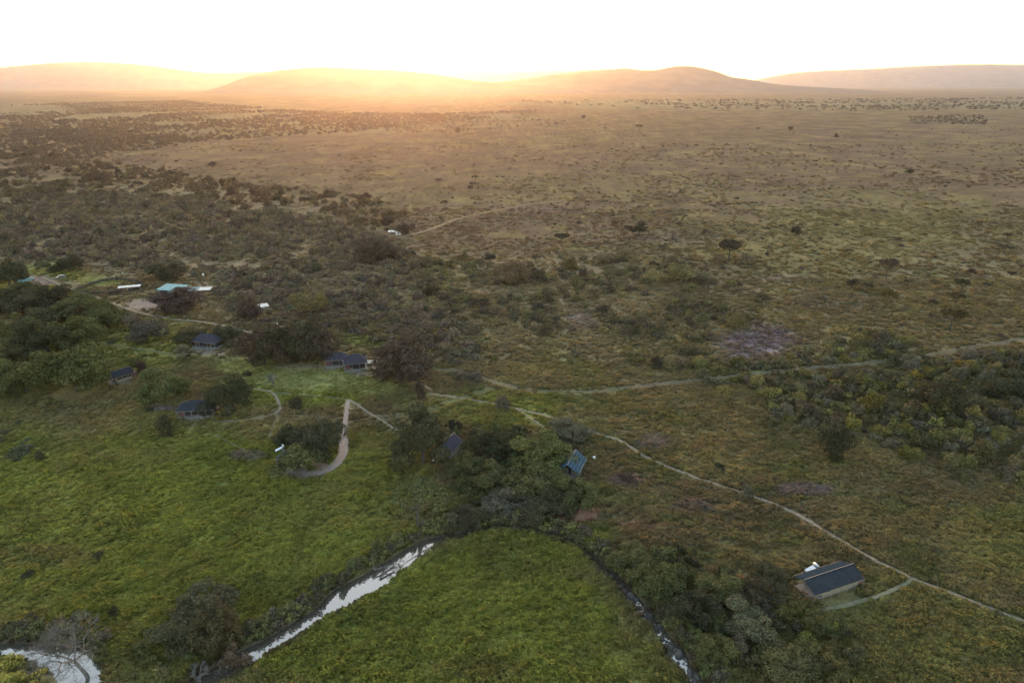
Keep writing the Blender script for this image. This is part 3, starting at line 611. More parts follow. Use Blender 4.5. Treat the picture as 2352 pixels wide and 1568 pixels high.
def shed(name, label, ctr, rot, L, W, h_lo, h_hi, roof, wall=None, cat='shed', over=.4, ribs=True, group=None, openfront=False):
    P = G(*ctr); z0 = tz(terrain(P[0], P[1])); T = empty(name, (P[0], P[1], z0), rot); tag(T, label, cat, group); FOOT.append((P[0], P[1], max(L, W) * .6)); hl, hw = L / 2, W / 2
    k = (h_hi - h_lo) / W
    def zt(y): return h_lo + (y + hw) * k
    MB().slab([(-hl - over, -hw - over, zt(-hw - over)), (hl + over, -hw - over, zt(-hw - over)), (hl + over, hw + over, zt(hw + over)), (-hl - over, hw + over, zt(hw + over))], .06).build('roof', M[roof], T)
    rf = T.children[-1] if len(T.children) else None
    if ribs:
        nr = int(L / .8)
        for i in range(nr + 1):
            x = -hl + L * i / nr; mb = MB(); a, b_ = -hw - over + .03, hw + over - .03
            mb.v = [(x - .04, a, zt(a) + .004), (x + .04, a, zt(a) + .004), (x + .04, b_, zt(b_) + .004), (x - .04, b_, zt(b_) + .004), (x, a, zt(a) + .06), (x, b_, zt(b_) + .06)]
            mb.f = [(0, 4, 5, 3), (4, 1, 2, 5), (0, 1, 4), (2, 3, 5)]; mb.build('rib', M[roof], T)
    for x in (-hl + .1, 0, hl - .1):
        for y in (-hw + .1, hw - .1): MB().box(x - .07, x + .07, y - .07, y + .07, -.3, zt(y) - .07).build('post', M['wood'], T)
    if wall:
        def wallq(x0, y0, x1, y1, nm='wall', m_=None):
            z1, z2 = zt(y0) - .08, zt(y1) - .08; dx, dy = x1 - x0, y1 - y0; Ln = math.hypot(dx, dy); ox, oy = -dy / Ln * .05, dx / Ln * .05
            mb = MB(); mb.v = [(x0, y0, -.2), (x1, y1, -.2), (x1, y1, z2), (x0, y0, z1), (x0 + ox, y0 + oy, -.2), (x1 + ox, y1 + oy, -.2), (x1 + ox, y1 + oy, z2), (x0 + ox, y0 + oy, z1)]
            mb.f = [(0, 1, 2, 3), (7, 6, 5, 4), (0, 4, 5, 1), (1, 5, 6, 2), (2, 6, 7, 3), (3, 7, 4, 0)]; mb.build(nm, M[m_ or wall], T)
        wallq(hl - .03, -hw + .2, hl - .03, hw - .2); wallq(hl - .2, hw - .03, -hl + .2, hw - .03); wallq(-hl + .03, hw - .2, -hl + .03, -hw + .2)
        if openfront:
            wallq(-hl * .1, -hw + .05, hl - .2, -hw + .05); wallq(-hl + .2, -hw + .05, -hl * .75, -hw + .05)
            wallq(-hl + .5, hw - .4, hl - .5, hw - .4, 'inner_wall', 'maroon')
        else: wallq(-hl + .2, -hw + .05, hl - .2, -hw + .05); MB().box(-.5, .5, -hw - .02, -hw + .04, 0, 2.0).build('door', M['wood'], T)
    return T
shed('workshop', 'workshop with teal sheet roof and grey corrugated walls by the bare yard', (399, 676), R(-12), 11.5, 7.5, 3.3, 4.0, 'teal_metal', 'grey_metal', 'workshop', .6, True, None, True)
shed('lean_to_shed', 'low lean-to of pale sheets just beside the teal workshop', (451, 674), R(14), 5.5, 4.2, 2.2, 2.7, 'awning', None, 'shed')
shed('lean_to_shed', 'bright white sheet shelter at the far end of the lean-to', (473, 674), R(10), 5.0, 3.4, 2.4, 2.8, 'pale_metal', None, 'shed')
shed('open_shelter', 'long flat pale roof shelter beside the hedge enclosure', (299, 668), R(20), 9.5, 2.2, 2.3, 2.5, 'pale_metal', None, 'shelter')
shed('pale_shed', 'small shed with pale pink-white roof alone in the scrub', (604, 712), R(32), 4.6, 3.2, 2.0, 2.4, 'pale_metal', 'wood', 'shed')
shed('teal_shelter', 'teal roofed open shelter beside the dark tree on pink dirt', (62, 655), R(12), 6.0, 4.4, 2.7, 3.4, 'teal_metal', None, 'shelter', .4, False)
shed('white_hut', 'small white hut at the start of the far dirt track', (915, 539), R(10), 4.0, 2.6, 2.2, 2.6, 'pale_metal', 'white', 'hut')
shed('white_hut', 'low white-roofed hut half hidden beside the far track hut', (899, 536), R(6), 3.4, 2.6, 1.6, 1.9, 'white', 'wood', 'hut')

def heater(label, ctr, rot, k=1.0):
    P = G(*ctr); z0 = tz(terrain(P[0], P[1])); T = empty('solar_water_heater', (P[0], P[1], z0), rot, (k, k, k)); tag(T, label, 'water heater', 'solar water heaters behind the tents'); FOOT.append((P[0], P[1], 2.2))
    MB().slab([(-1.5, -.75, 1.5), (1.3, -.75, 2.3), (1.3, .75, 2.3), (-1.5, .75, 1.5)], .1).build('collector', M['glass'], T)
    MB().tube((1.75, -.85, 2.75), (1.75, .85, 2.75), .38, .38, 12).build('tank', M['white'], T, True)
    for x, h in ((-1.35, 1.42), (1.2, 2.14), (1.75, 2.38)):
        for y in (-.6, .6): MB().tube((x, y, -.3), (x, y, h), .05, .05, 5).build('leg', M['wood'], T)
    return T
heater('white solar water heater behind the large lone tent', (1860, 1318), R(22), .78)
heater('white solar water heater in the grass behind the grey-blue tent', (1100, 1017), R(30), .65)
heater('white solar water heater beside the tent on the pink stone path', (642, 1040), R(30), .7)
def tank(label, ctr, k=1.0):
    k *= .75
    P = G(*ctr); T = empty('water_tank', (P[0], P[1], tz(terrain(P[0], P[1]))), 0, (k, k, k)); tag(T, label, 'water tank', 'small white water tanks')
    mb = MB(); pr = [(.0, 1.5), (.28, 1.52), (.5, 1.68), (.55, 1.95), (.5, 2.2), (.28, 2.4), (.1, 2.46), (.09, 2.55), (.0, 2.55)]
    for r, z in pr:
        for i in range(12): t = i * math.pi / 6; mb.v.append((r * math.cos(t), r * math.sin(t), z))
    for j in range(len(pr) - 1):
        for i in range(12): mb.f.append((j * 12 + i, j * 12 + (i + 1) % 12, (j + 1) * 12 + (i + 1) % 12, (j + 1) * 12 + i))
    mb.build('tank', M['white'], T, True)
    for i in range(4): t = i * math.pi / 2 + .7; MB().tube((.55 * math.cos(t), .55 * math.sin(t), -.3), (.38 * math.cos(t), .38 * math.sin(t), 1.62), .05, .05, 5).build('leg', M['wood'], T)
tank('round white tank behind the blue strapped tent', (1364, 1060)); tank('white tank on a stand in the scrub behind the dark trees', (637, 752)); tank('white tank half lost in scrub above the teal workshop', (468, 640), 1.5)
tank('white tank on the grass of the hedge enclosure', (262, 640), .8); tank('white tank in the scrub edge above the hedge enclosure', (283, 632), .7)
tank('white tank under the big tree at the meadow edge', (995, 1064), .7)

# hedge enclosure: a ring of dark cut thorn
def hedge(pts):
    L = line(pts, 1.2); T = empty('thorn_hedge', (*L.mean(0), 0)); tag(T, 'dark thorn hedge ring enclosing a small green paddock', 'hedge')
    c = L.mean(0); P = []; D = []
    for p in L:
        k = 46; q = np.stack([rng.normal(p[0], .55, k), rng.normal(p[1], .55, k), np.abs(rng.normal(.7, .45, k))], 1); P.append(q - np.array([c[0], c[1], 0])); D.append(rng.normal(0, 1, (k, 3)) + [0, 0, .6])
    me = cards(np.concatenate(P), np.concatenate(D), .32, M['leaf'], 'thorn_branches'); o = link(bpy.data.objects.new('thorn_branches', me), T); o.color = (.045, .038, .036, 1)
    mb = MB(); g = random.Random(4)
    for p in L[::2]:
        x, y = p - c; mb.tube((x, y, -.3), (x + g.uniform(-.2, .2), y + g.uniform(-.2, .2), g.uniform(1.2, 1.7)), .07, .05, 5)
    mb.build('stakes', M['wood'], T)
hedge([(178, 668), (205, 656), (240, 646), (270, 643), (300, 647), (322, 654), (318, 664), (285, 672), (240, 676), (200, 674), (178, 668)])

# vehicle parked by the tree, person in the yard
def vehicle(label, ctr, rot):
    P = G(*ctr); T = empty('safari_vehicle', (P[0], P[1], tz(terrain(P[0], P[1])) + .02), rot); tag(T, label, 'vehicle'); FOOT.append((P[0], P[1], 3))
    mb = MB(); prof = [(-2.3, .55), (-2.3, 1.15), (-1.1, 1.25), (-.8, 1.35), (2.2, 1.35), (2.25, .55)]; k = len(prof)
    for y in (-.88, .88): mb.v += [(x, y, z) for x, z in prof]
    mb.f = [tuple(range(k)), tuple(reversed(range(k, 2 * k)))] + [(i, i + k, (i + 1) % k + k, (i + 1) % k) for i in range(k)]; mb.build('body', M['vehicle'], T)
    MB().box(-.9, 2.2, -.84, .84, 1.36, 1.92).build('window', M['shade'], T); MB().box(-1.0, 2.25, -.88, .88, 1.93, 2.02).build('roof', M['vehicle'], T)
    MB().box(-2.42, -2.3, -.85, .85, .5, .8).build('bumper', M['grey_metal'], T)
    for y in (-.6, .6): MB().tube((-2.36, y, 1.0), (-2.28, y, 1.0), .13, .13, 8).build('headlight', M['white'], T)
    for x in (-1.5, 1.45):
        for y in (-.95, .75): w = MB().tube((x, y, .4), (x, y + .2, .4), .4, .4, 14).build('wheel', M['black'], T); MB().tube((x, y - .01 if y < 0 else y + .2, .4), (x, y if y < 0 else y + .21, .4), .2, .2, 10).build('rim', M['grey_metal'], w)
vehicle('dark safari vehicle parked under the tree above the dirt yard', (141, 641), R(4))
def person(label, ctr, rot):
    P = G(*ctr); me = bpy.data.meshes.new('person')
    V = [(0, 0, .95), (0, 0, 1.18), (0, 0, 1.40), (0, .01, 1.52), (0, .02, 1.68), (.10, 0, .90), (.11, .02, .50), (.12, -.02, .08), (.12, .12, .04), (-.10, 0, .90), (-.12, -.08, .50), (-.13, -.14, .08), (-.13, 0, .04), (.19, 0, 1.38), (.25, .02, 1.10), (.25, .12, .88), (-.19, 0, 1.38), (-.25, -.02, 1.10), (-.25, .06, .86)]
    Ed = [(0, 1), (1, 2), (2, 3), (3, 4), (0, 5), (5, 6), (6, 7), (7, 8), (0, 9), (9, 10), (10, 11), (11, 12), (2, 13), (13, 14), (14, 15), (2, 16), (16, 17), (17, 18)]
    rad = [.15, .14, .15, .06, .105, .085, .06, .045, .04, .085, .06, .045, .04, .06, .045, .035, .06, .045, .035]
    me.from_pydata(V, Ed, []); me.materials.append(M['cloth']); o = link(bpy.data.objects.new('person', me)); o.location = (P[0], P[1], tz(terrain(P[0], P[1])) + .02); o.rotation_euler = (0, 0, rot)
    sk = o.modifiers.new('skin', 'SKIN'); sl = me.skin_vertices[0].data
    for i, r_ in enumerate(rad): sl[i].radius = (r_, r_)
    sl[0].use_root = True; o.modifiers.new('sub', 'SUBSURF').levels = 1; o.modifiers['sub'].render_levels = 1
    tag(o, 'person in dark clothes standing in the bare yard', 'person')
    mb = MB(); mb.tube((0, .02, 1.62), (0, .03, 1.80), .10, .085, 8); h = mb.build('head', M['skin'], o, True)
person('', (329, 695), 0.4)

# pale garden chairs on the two verandas
def chair(label, ctr, z, rot):
    P = G(ctr[0], ctr[1], z); T = empty('garden_chair', (P[0], P[1], z), rot); tag(T, label, 'chair', 'white veranda chairs')
    MB().box(-.3, .3, -.3, .3, .4, .46).build('seat', M['trim'], T); MB().box(-.3, .3, .27, .33, .46, 1.0).build('backrest', M['trim'], T)
    for x in (-.26, .26):
        for y in (-.26, .26): MB().box(x - .03, x + .03, y - .03, y + .03, 0, .4).build('leg', M['trim'], T)
    for x in (-.31, .31): MB().box(x - .03, x + .03, -.3, .3, .62, .67).build('armrest', M['trim'], T)
for q, lb in (((452, 961), 'white chair on the patio edge of the navy pavilion'), ((463, 963), 'white chair nearer the middle post of the navy pavilion')): chair(lb, q, .42, .3)
for q, lb in (((806, 851), 'white chair inside the corner of the main lodge'), ((812, 855), 'white chair at the open front of the main lodge')): chair(lb, q, .52, -.4)

# ------------------------------------------------------------------ trees
_kind_count = {}
def plant_tree(kind, u, vb, w, h, col, label, group=None, var=None, name='tree', trunk_h=False):
    """u, vb: bottom of the tree on the survey sheet; w, h: its width and height in sheet units"""
    P = G(u, vb); px, dep = scale_at(P)
    P = G(u, vb - (0.0 if trunk_h else .28 * w * math.sin(dep)))
    px, dep = scale_at(P); Wm = w / px
    Hm = max((h - .45 * w * math.sin(dep) * (0.6 if trunk_h else 1)) / (px * math.cos(dep)), .42 * Wm)
    L = TREES[kind]; k = _kind_count.get(kind, 0); _kind_count[kind] = k + 1; tr, cr, pw, ph = L[k % len(L) if var is None else var]
    T = empty(name, (P[0], P[1], tz(terrain(P[0], P[1])) - .05), random.uniform(0, 6.28), (Wm / pw, Wm / pw, Hm / ph)); tag(T, label, 'tree', group)
    link(bpy.data.objects.new('trunk', tr), T); c = link(bpy.data.objects.new('crown', cr), T); c.color = (*col, 1); FOOT.append((P[0], P[1], Wm * .42)); return T
DK = (.026, .027, .017); OL = (.038, .041, .019); GRN = (.050, .058, .021); GRY = (.046, .044, .034); RU = (.034, .027, .022); YL = (.115, .098, .034)
def jit(c, k=.16): f = 1.12 + random.uniform(-k, k); c = (c[0] * 1.12, c[1] * .98, c[2] * .92); return tuple(x * f * (1 + random.uniform(-.06, .06)) for x in c)
TL = [  # kind, u, base, w, h, colour, label, group
 ('round', 176, 916, 146, 124, OL, 'largest round tree on the left, sheltering the half-hidden tent'),
 ('round', 62, 912, 105, 80, OL, 'broad tree immediately left of the largest round tree'),
 ('round', 8, 898, 70, 70, GRN, 'tree cut by the left frame edge beside the field'),
 ('round', 22, 660, 72, 58, DK, 'dark tree over the teal roofed shelter'),
 ('round', 378, 928, 108, 82, OL, 'stand-alone leafy tree between the half-hidden tent and navy pavilion'),
 ('round', 524, 962, 98, 90, DK, 'dark wide tree leaning over the navy pavilion'),
 ('round', 608, 850, 100, 102, RU, 'left tree of the dark clump beside the lodge'),
 ('round', 665, 848, 112, 108, DK, 'middle tree of the dark clump beside the lodge'),
 ('round', 722, 842, 92, 96, RU, 'right tree of the dark clump beside the lodge'),
 ('round', 925, 890, 118, 120, RU, 'tall dark tree standing right of the main lodge'),
 ('round', 738, 1058, 100, 95, DK, 'tall dark tree within the curve of the pink stone path'),
 ('round', 665, 1030, 62, 50, DK, 'small dark tree beside the solar heater on the pink path'),
 ('open', 685, 1097, 95, 82, OL, 'open tree with bare forked trunk before the pink path tent'),
 ('round', 972, 1080, 128, 134, DK, 'large dark tree at the meadow edge covering the grey-blue tent'),
 ('round', 1045, 992, 32, 30, DK, 'little tree behind the large dark meadow-edge tree'),
 ('round', 1135, 1052, 84, 66, DK, 'dark tree between the grey-blue tent and the blue tent'),
 ('round', 1240, 1092, 132, 92, GRN, 'wide green domed tree beside the blue strapped tent'),
 ('round', 1310, 1018, 88, 42, GRY, 'low greyish tree behind the green domed tree'),
 ('round', 1222, 1150, 120, 78, OL, 'olive tree directly below the green domed tree'),
 ('round', 1322, 1172, 105, 76, OL, 'bushy tree in front of the blue strapped tent'),
 ('round', 1120, 1140, 92, 68, OL, 'olive tree in the thicket below the grey-blue tent'),
 ('round', 1165, 1190, 100, 60, GRY, 'greyish tree at the river bend thicket'),
 ('round', 1245, 1200, 100, 62, DK, 'dark tree above the river bend by the red soil'),
 ('round', 1062, 1102, 66, 54, OL, 'small olive tree against the large meadow-edge tree'),
 ('round', 1075, 1215, 80, 46, DK, 'low dark tree overhanging the top of the river bend'),
 ('thin', 962, 1212, 150, 112, (.05, .058, .026), 'thin flat-topped acacia with fanned bare branches at the river'),
 ('round', 1916, 1060, 64, 82, DK, 'narrow dark tree in front of the right-hand thicket'),
 ('round', 2150, 960, 100, 95, DK, 'tall dark tree inside the right-hand thicket'),
 ('round', 2300, 930, 110, 75, DK, 'dark tree near the right frame edge in the thicket'),
 ('open', 715, 735, 78, 72, (.06, .056, .025), 'feathery yellow-green tree behind the dark lodge clump'),
 ('round', 410, 722, 92, 60, RU, 'dark rounded tree in front of the teal workshop'),
 ('round', 337, 790, 84, 66, GRY, 'grey-green tree between footpath and workshop yard'),
 ('round', 574, 738, 48, 52, RU, 'upright tree left of the feathery yellow-green tree'),
 ('open', 429, 826, 42, 36, (.062, .055, .038), 'small tree with two thin trunks beside the terrace pavilion'),
 ('round', 442, 795, 66, 44, DK, 'dark tree behind the terrace pavilion on its left'),
 ('round', 524, 792, 60, 44, DK, 'dark tree behind the terrace pavilion on its right'),
 ('umbrella', 540, 806, 50, 30, (0.037, 0.036, 0.022), 'flat layered acacia beside the terrace pavilion'),
 ('round', 385, 648, 72, 46, DK, 'dark tree just behind the teal workshop'),
 ('round', 160, 627, 56, 40, DK, 'dark tree sheltering the parked vehicle'),
 ('lone', 1673, 598, 58, 48, (0.025, 0.022, 0.016), 'lone umbrella tree with dense oval crown on the plain'),
 ('umbrella', 1290, 566, 40, 32, (0.031, 0.026, 0.019), 'flat-topped acacia alone on the plain left of the mounds'),
 ('ball', 1467, 542, 36, 33, (0.031, 0.026, 0.019), 'rounded acacia pair-mate in the middle of the plain'),
 ('umbrella', 1443, 535, 20, 18, (0.031, 0.026, 0.019), 'small acacia just left of the rounded plain acacia'),
 ('ball', 1826, 543, 24, 23, (0.031, 0.026, 0.019), 'small round tree on the right plain beyond the lone umbrella tree'),
 ('umbrella', 1092, 424, 18, 22, (0.031, 0.025, 0.019), 'upper tree of the slanting trio on the glowing plain'),
 ('umbrella', 1085, 434, 18, 16, (0.031, 0.025, 0.019), 'middle tree of the slanting trio on the glowing plain'),
 ('umbrella', 1080, 442, 14, 16, (0.031, 0.025, 0.019), 'lowest tree of the slanting trio on the glowing plain'),
 ('umbrella', 1008, 428, 20, 18, (0.031, 0.025, 0.019), 'flat acacia left of the slanting trio on the plain'),
 ('umbrella', 1467, 306, 17, 20, (0.031, 0.025, 0.019), 'distant flat-topped acacia far out in mid plain'),
 ('umbrella', 2182, 757, 56, 52, (0.034, 0.028, 0.015), 'wide flat acacia above the wheel track on the right'),
 ('umbrella', 2192, 705, 44, 36, (0.037, 0.030, 0.016), 'lower of two acacias standing above the wide flat one'),
 ('umbrella', 2205, 675, 38, 38, (0.031, 0.027, 0.017), 'upper acacia of the group on the right plain'),
 ('ball', 1955, 662, 26, 25, (0.029, 0.025, 0.017), 'left dark tree of the pair on the right plain'),
 ('umbrella', 1991, 668, 30, 20, (0.029, 0.025, 0.017), 'right dark tree of the pair on the right plain'),
 ('ball', 2040, 687, 28, 26, (0.046, 0.043, 0.016), 'yellowish round tree just below the dark pair'),
 ('umbrella', 2306, 582, 34, 22, (0.031, 0.029, 0.019), 'spreading acacia near the right frame edge'),
 ('umbrella', 2310, 556, 20, 22, (0.031, 0.029, 0.019), 'thin acacia farther back near the right frame edge'),
 ('umbrella', 2035, 640, 42, 50, (0.037, 0.033, 0.025), 'sparse tall acacia over mauve scrub on the right plain'),
 ('round', 1690, 758, 42, 40, (.066, .06, .03), 'round tree beside the mauve burnt patch'),
 ('round', 890, 518, 32, 28, RU, 'dark round tree above the far white hut'),
 ('round', 925, 540, 26, 28, RU, 'dark tree right beside the far white hut'),
 ('round', 862, 606, 92, 64, RU, 'big reddish dark tree in scrub below the white hut'),
 ('round', 1178, 655, 66, 54, (.055, .046, .03), 'spreading tree on the open slope right of the scrub'),
 ('round', 985, 652, 36, 24, (.055, .05, .032), 'low round tree on the grassy gap in the scrub'),
 ('ball', 488, 385, 14, 14, (0.031, 0.025, 0.019), 'tiny lone tree on the far left plain'),
 ('round', 235, 424, 42, 30, RU, 'dense dark tree on the far left slope'),
 ('ball', 1052, 310, 12, 16, (0.031, 0.025, 0.019), 'tiny dark tree near the glowing scrub line'),
 ('round', 470, 1440, 130, 75, (.036, .035, .022), 'back tree of the riverside group at lower left'),
 ('round', 430, 1500, 120, 80, (.032, .036, .021), 'left tree of the riverside group at lower left'),
 ('round', 505, 1505, 100, 105, (.036, .034, .020), 'right brownish tree of the riverside group at lower left'),
 ('open', 545, 1520, 60, 70, (.044, .038, .026), 'slender trunked tree leaning over the narrow river channel'),
 ('round', 1450, 1318, 88, 66, OL, 'greyish tree on the stony right arm of the river'),
 ('round', 1510, 1378, 112, 86, OL, 'olive tree overhanging the middle of the stony arm'),
 ('round', 1582, 1442, 108, 84, DK, 'large dark tree overhanging the stony river arm'),
 ('round', 1640, 1390, 96, 70, OL, 'leafy tree behind the large dark riverside tree'),
 ('round', 1745, 1408, 100, 72, DK, 'dark tree between the river arm and the large lone tent'),
 ('round', 1712, 1470, 110, 76, (.05, .05, .034), 'tree below the dark tree near the large lone tent'),
 ('round', 1640, 1540, 92, 76, OL, 'tree at the bottom edge beside the river pool'),
 ('round', 1800, 1556, 118, 72, OL, 'leafy green tree at the bottom below the lone tent'),
 ('round', 1895, 1452, 78, 46, OL, 'grey bushy tree right below the tent steps'),
 ('round', 1890, 1560, 110, 70, OL, 'olive tree at the bottom right of the leafy green one'),
 ('round', 1765, 1338, 72, 32, DK, 'low dark tree left of the large lone tent'),
 ('round', 2480, 1080, 150, 90, OL, 'olive tree beyond the right frame edge'),
]
for t in TL[:-1]: plant_tree(t[0], t[1], t[2], t[3], t[4], jit(t[5], .1), t[6], None, trunk_h=t[0] in ('umbrella', 'ball', 'thin', 'open', 'lone'))
LEFT = [(18, 726, 92, 62), (72, 728, 88, 60), (128, 712, 82, 60), (186, 742, 104, 68), (252, 762, 84, 58), (42, 800, 96, 74), (108, 822, 116, 84), (176, 808, 104, 78), (12, 845, 70, 60), (236, 742, 60, 54), (90, 770, 90, 64), (60, 690, 60, 44)]
LEFT_LB = ['upper left', 'upper middle', 'topmost', 'upper right', 'rightmost', 'lower left', 'lowest and widest', 'lower right', 'left frame edge', 'second from right', 'central', 'highest small']
for (u, vb, w, h), lb in zip(LEFT, LEFT_LB): plant_tree('round', u, vb, w, h, jit(random.choice([OL, DK, OL]), .15), lb + ' crown of the dense grove on the left', 'grove of trees on the left')

PLAIN_AC = [(1920, 530, 12, 16), (2320, 640, 22, 18), (2085, 655, 20, 16), (2140, 712, 22, 26), (1620, 541, 18, 14), (1560, 523, 14, 12), (1640, 482, 14, 12), (1740, 303, 10, 10), (2090, 400, 16, 12), (1800, 458, 12, 12), (1690, 465, 14, 12), (1330, 522, 18, 14), (1520, 577, 20, 16), (1230, 604, 24, 18), (1410, 522, 14, 14), (1125, 602, 24, 20), (1022, 482, 22, 22), (740, 468, 24, 24), (842, 462, 22, 20), (700, 470, 22, 18), (430, 416, 20, 18), (545, 482, 26, 24), (365, 466, 26, 22), (1340, 274, 9, 10), (1390, 302, 10, 10), (1815, 302, 10, 11), (1920, 320, 10, 13), (2262, 668, 24, 22), (2230, 632, 20, 18), (2060, 560, 14, 14)]
PLAIN_AC.sort(key=lambda a: a[1])
for r_ in range(5):
    for j, a in enumerate(sorted(PLAIN_AC[r_ * 6:r_ * 6 + 6])):
        plant_tree(random.choice(['umbrella', 'umbrella', 'ball']), a[0], a[1], a[2], a[3], jit((.032, .027, .021), .15), 'small dark acacia on the open plain, ' + 'first second third fourth fifth sixth'.split()[j] + ' from left, ' + 'first second third fourth fifth'.split()[r_] + ' row down', 'small acacias dotted over the plain', trunk_h=True)

# dead leaning tree over the oxbow, drawn limb by limb
def bare_tree(label, ctr, H, lean, seed, spread=1.0, depth=6):
    P = G(*ctr); T = empty('bare_tree', (P[0], P[1], tz(terrain(P[0], P[1])) - .2)); tag(T, label, 'tree'); g = random.Random(seed)
    tk = MB(); br = MB(); tw = MB()
    base = Vector((0, 0, 0)); top = Vector((lean[0], lean[1], H * .42)); m1 = base.lerp(top, .5) + Vector((.35, 0, .1))
    tk.tube(base, m1, .42, .34, 8, False); tk.tube(m1, top, .34, .26, 8, False)
    def grow(p, d, L, r, k):
        q = p + d * L; (br if r > .05 else tw).tube(p, q, r, r * .68, 5 if r > .05 else 3, False)
        if k == 0: return
        for _ in range(3 if k > 2 else 4):
            a = Vector((g.gauss(0, 1), g.gauss(0, 1), g.gauss(.05, .45))); nd = (d + a * .62 * spread).normalized(); nd.z = max(nd.z, -.12 if k < 3 else .1); grow(p.lerp(q, g.uniform(.6, 1)), nd.normalized(), L * g.uniform(.66, .9), r * .6, k - 1)
    for i in range(4):
        t = i * 1.57 + g.uniform(-.5, .5); grow(top, Vector((math.cos(t) * .9, math.sin(t) * .9, .75)).normalized(), H * .24, .17, depth - 1)
    for f in (.55, .75): grow(m1.lerp(top, f), Vector((-1, .1, .12)).normalized(), H * .16, .08, 3)
    tk.build('trunk', M['dead'], T, True); br.build('branches', M['dead'], T); tw.build('twigs', M['dead'], T); FOOT.append((P[0], P[1], 1)); return T
bare_tree('bare grey tree leaning over the pale pool at lower left', (206, 1550), 13.5, (-2.4, .5), 5, 1.35, 6)
bare_tree('small leafless reddish tree on the bank by the narrow channel', (458, 1556), 5.0, (-.3, 0), 6, .8, 4)
bare_tree('bare shrubby tree on the lawn beside the lodge path', (626, 882), 4.2, (.1, 0), 8, 1.2, 4)

# fallen trunk and drift wood by the river
def log(label, a, b, r, z=0.3, twigs=6):
    A = G(*a); B = G(*b); C = (A + B) / 2; T = empty('fallen_trunk', (C[0], C[1], z - .2)); tag(T, label, 'log'); g = random.Random(int(a[0])); p = Vector(A - C); q = Vector(B - C); p.z = 0; q.z = .5
    MB().tube(p, q, r, r * .55, 8).build('trunk', M['dead'], T, True); mb = MB()
    for i in range(twigs):
        s_ = p.lerp(q, g.uniform(.35, 1)); mb.tube(s_, s_ + Vector((g.uniform(-1.6, 1.6), g.uniform(-1.6, 1.6), g.uniform(-.1, 1.0))), r * .32, r * .08, 4, False)
    mb.build('branches', M['dead'], T)
log('pale fallen trunk lying across the top of the river bend', (1046, 1226), (1092, 1208), .28); log('drift branches jammed in the widest reach of the river', (872, 1322), (905, 1300), .24, WATER_Z + .5, 26); log('fallen branch over the bank by the wide reach', (905, 1292), (860, 1312), .18, WATER_Z + .7, 18)
log('fallen pale stem near the stony river arm', (1505, 1366), (1535, 1350), .16, .6, 5)

# boulders in the stony arm
BOULD = []
for i in range(4):
    bm = bmesh.new(); bmesh.ops.create_icosphere(bm, subdivisions=2, radius=.5); g = np.random.default_rng(i)
    for v in bm.verts: v.co *= 1 + .35 * (float(vnoise(v.co.x * 3 + i * 7, v.co.y * 3 + v.co.z * 4, i)) - .5); v.co.z *= .62
    me = bpy.data.meshes.new('boulder'); bm.to_mesh(me); bm.free(); me.materials.append(M['wet_rock']); BOULD.append(me)
seg = [(1405, 1320), (1440, 1358), (1470, 1392), (1500, 1430), (1530, 1470), (1560, 1515), (1590, 1560)]
SL = line(seg, 1.0); BO = []
for i in range(58):
    p = SL[random.randrange(len(SL))] + np.array([random.gauss(0, .95), random.gauss(0, .8)]); s_ = random.uniform(.5, 1.5) * (1.4 if random.random() < .15 else .9); zt_ = tz(terrain(p[0], p[1]))
    o = link(bpy.data.objects.new('boulder', BOULD[i % 4])); o.location = (p[0], p[1], max(zt_, WATER_Z - .05) + .06); o.rotation_euler = (0, 0, random.uniform(0, 6)); o.scale = (s_, s_ * random.uniform(.7, 1.1), s_)
    BO.append(o)

ORD = 'first second third fourth fifth sixth seventh eighth ninth tenth eleventh twelfth thirteenth fourteenth fifteenth sixteenth seventeenth eighteenth nineteenth twentieth'.split()
def ordinal(i): return ORD[i] if i < 20 else 'twenty-' + ORD[i - 20] if i < 29 else 'thirtieth' if i == 29 else 'thirty-' + ORD[i - 30] if i < 39 else 'fortieth' if i == 39 else 'forty-' + ORD[i - 40] if i < 49 else 'fiftieth' if i == 49 else 'fifty-' + ORD[i - 50]
BO.sort(key=lambda o: -o.location.y)
for i, o in enumerate(BO):
    d = np.hypot(SL[:, 0] - o.location.x, SL[:, 1] - o.location.y); sz = 'large' if o.scale.x > 1.1 else 'small' if o.scale.x < .65 else 'middling'
    tag(o, sz + ' grey boulder in the stony river arm, ' + ordinal(i) + ' from the upstream end', 'boulder', 'boulders in the stony river arm')

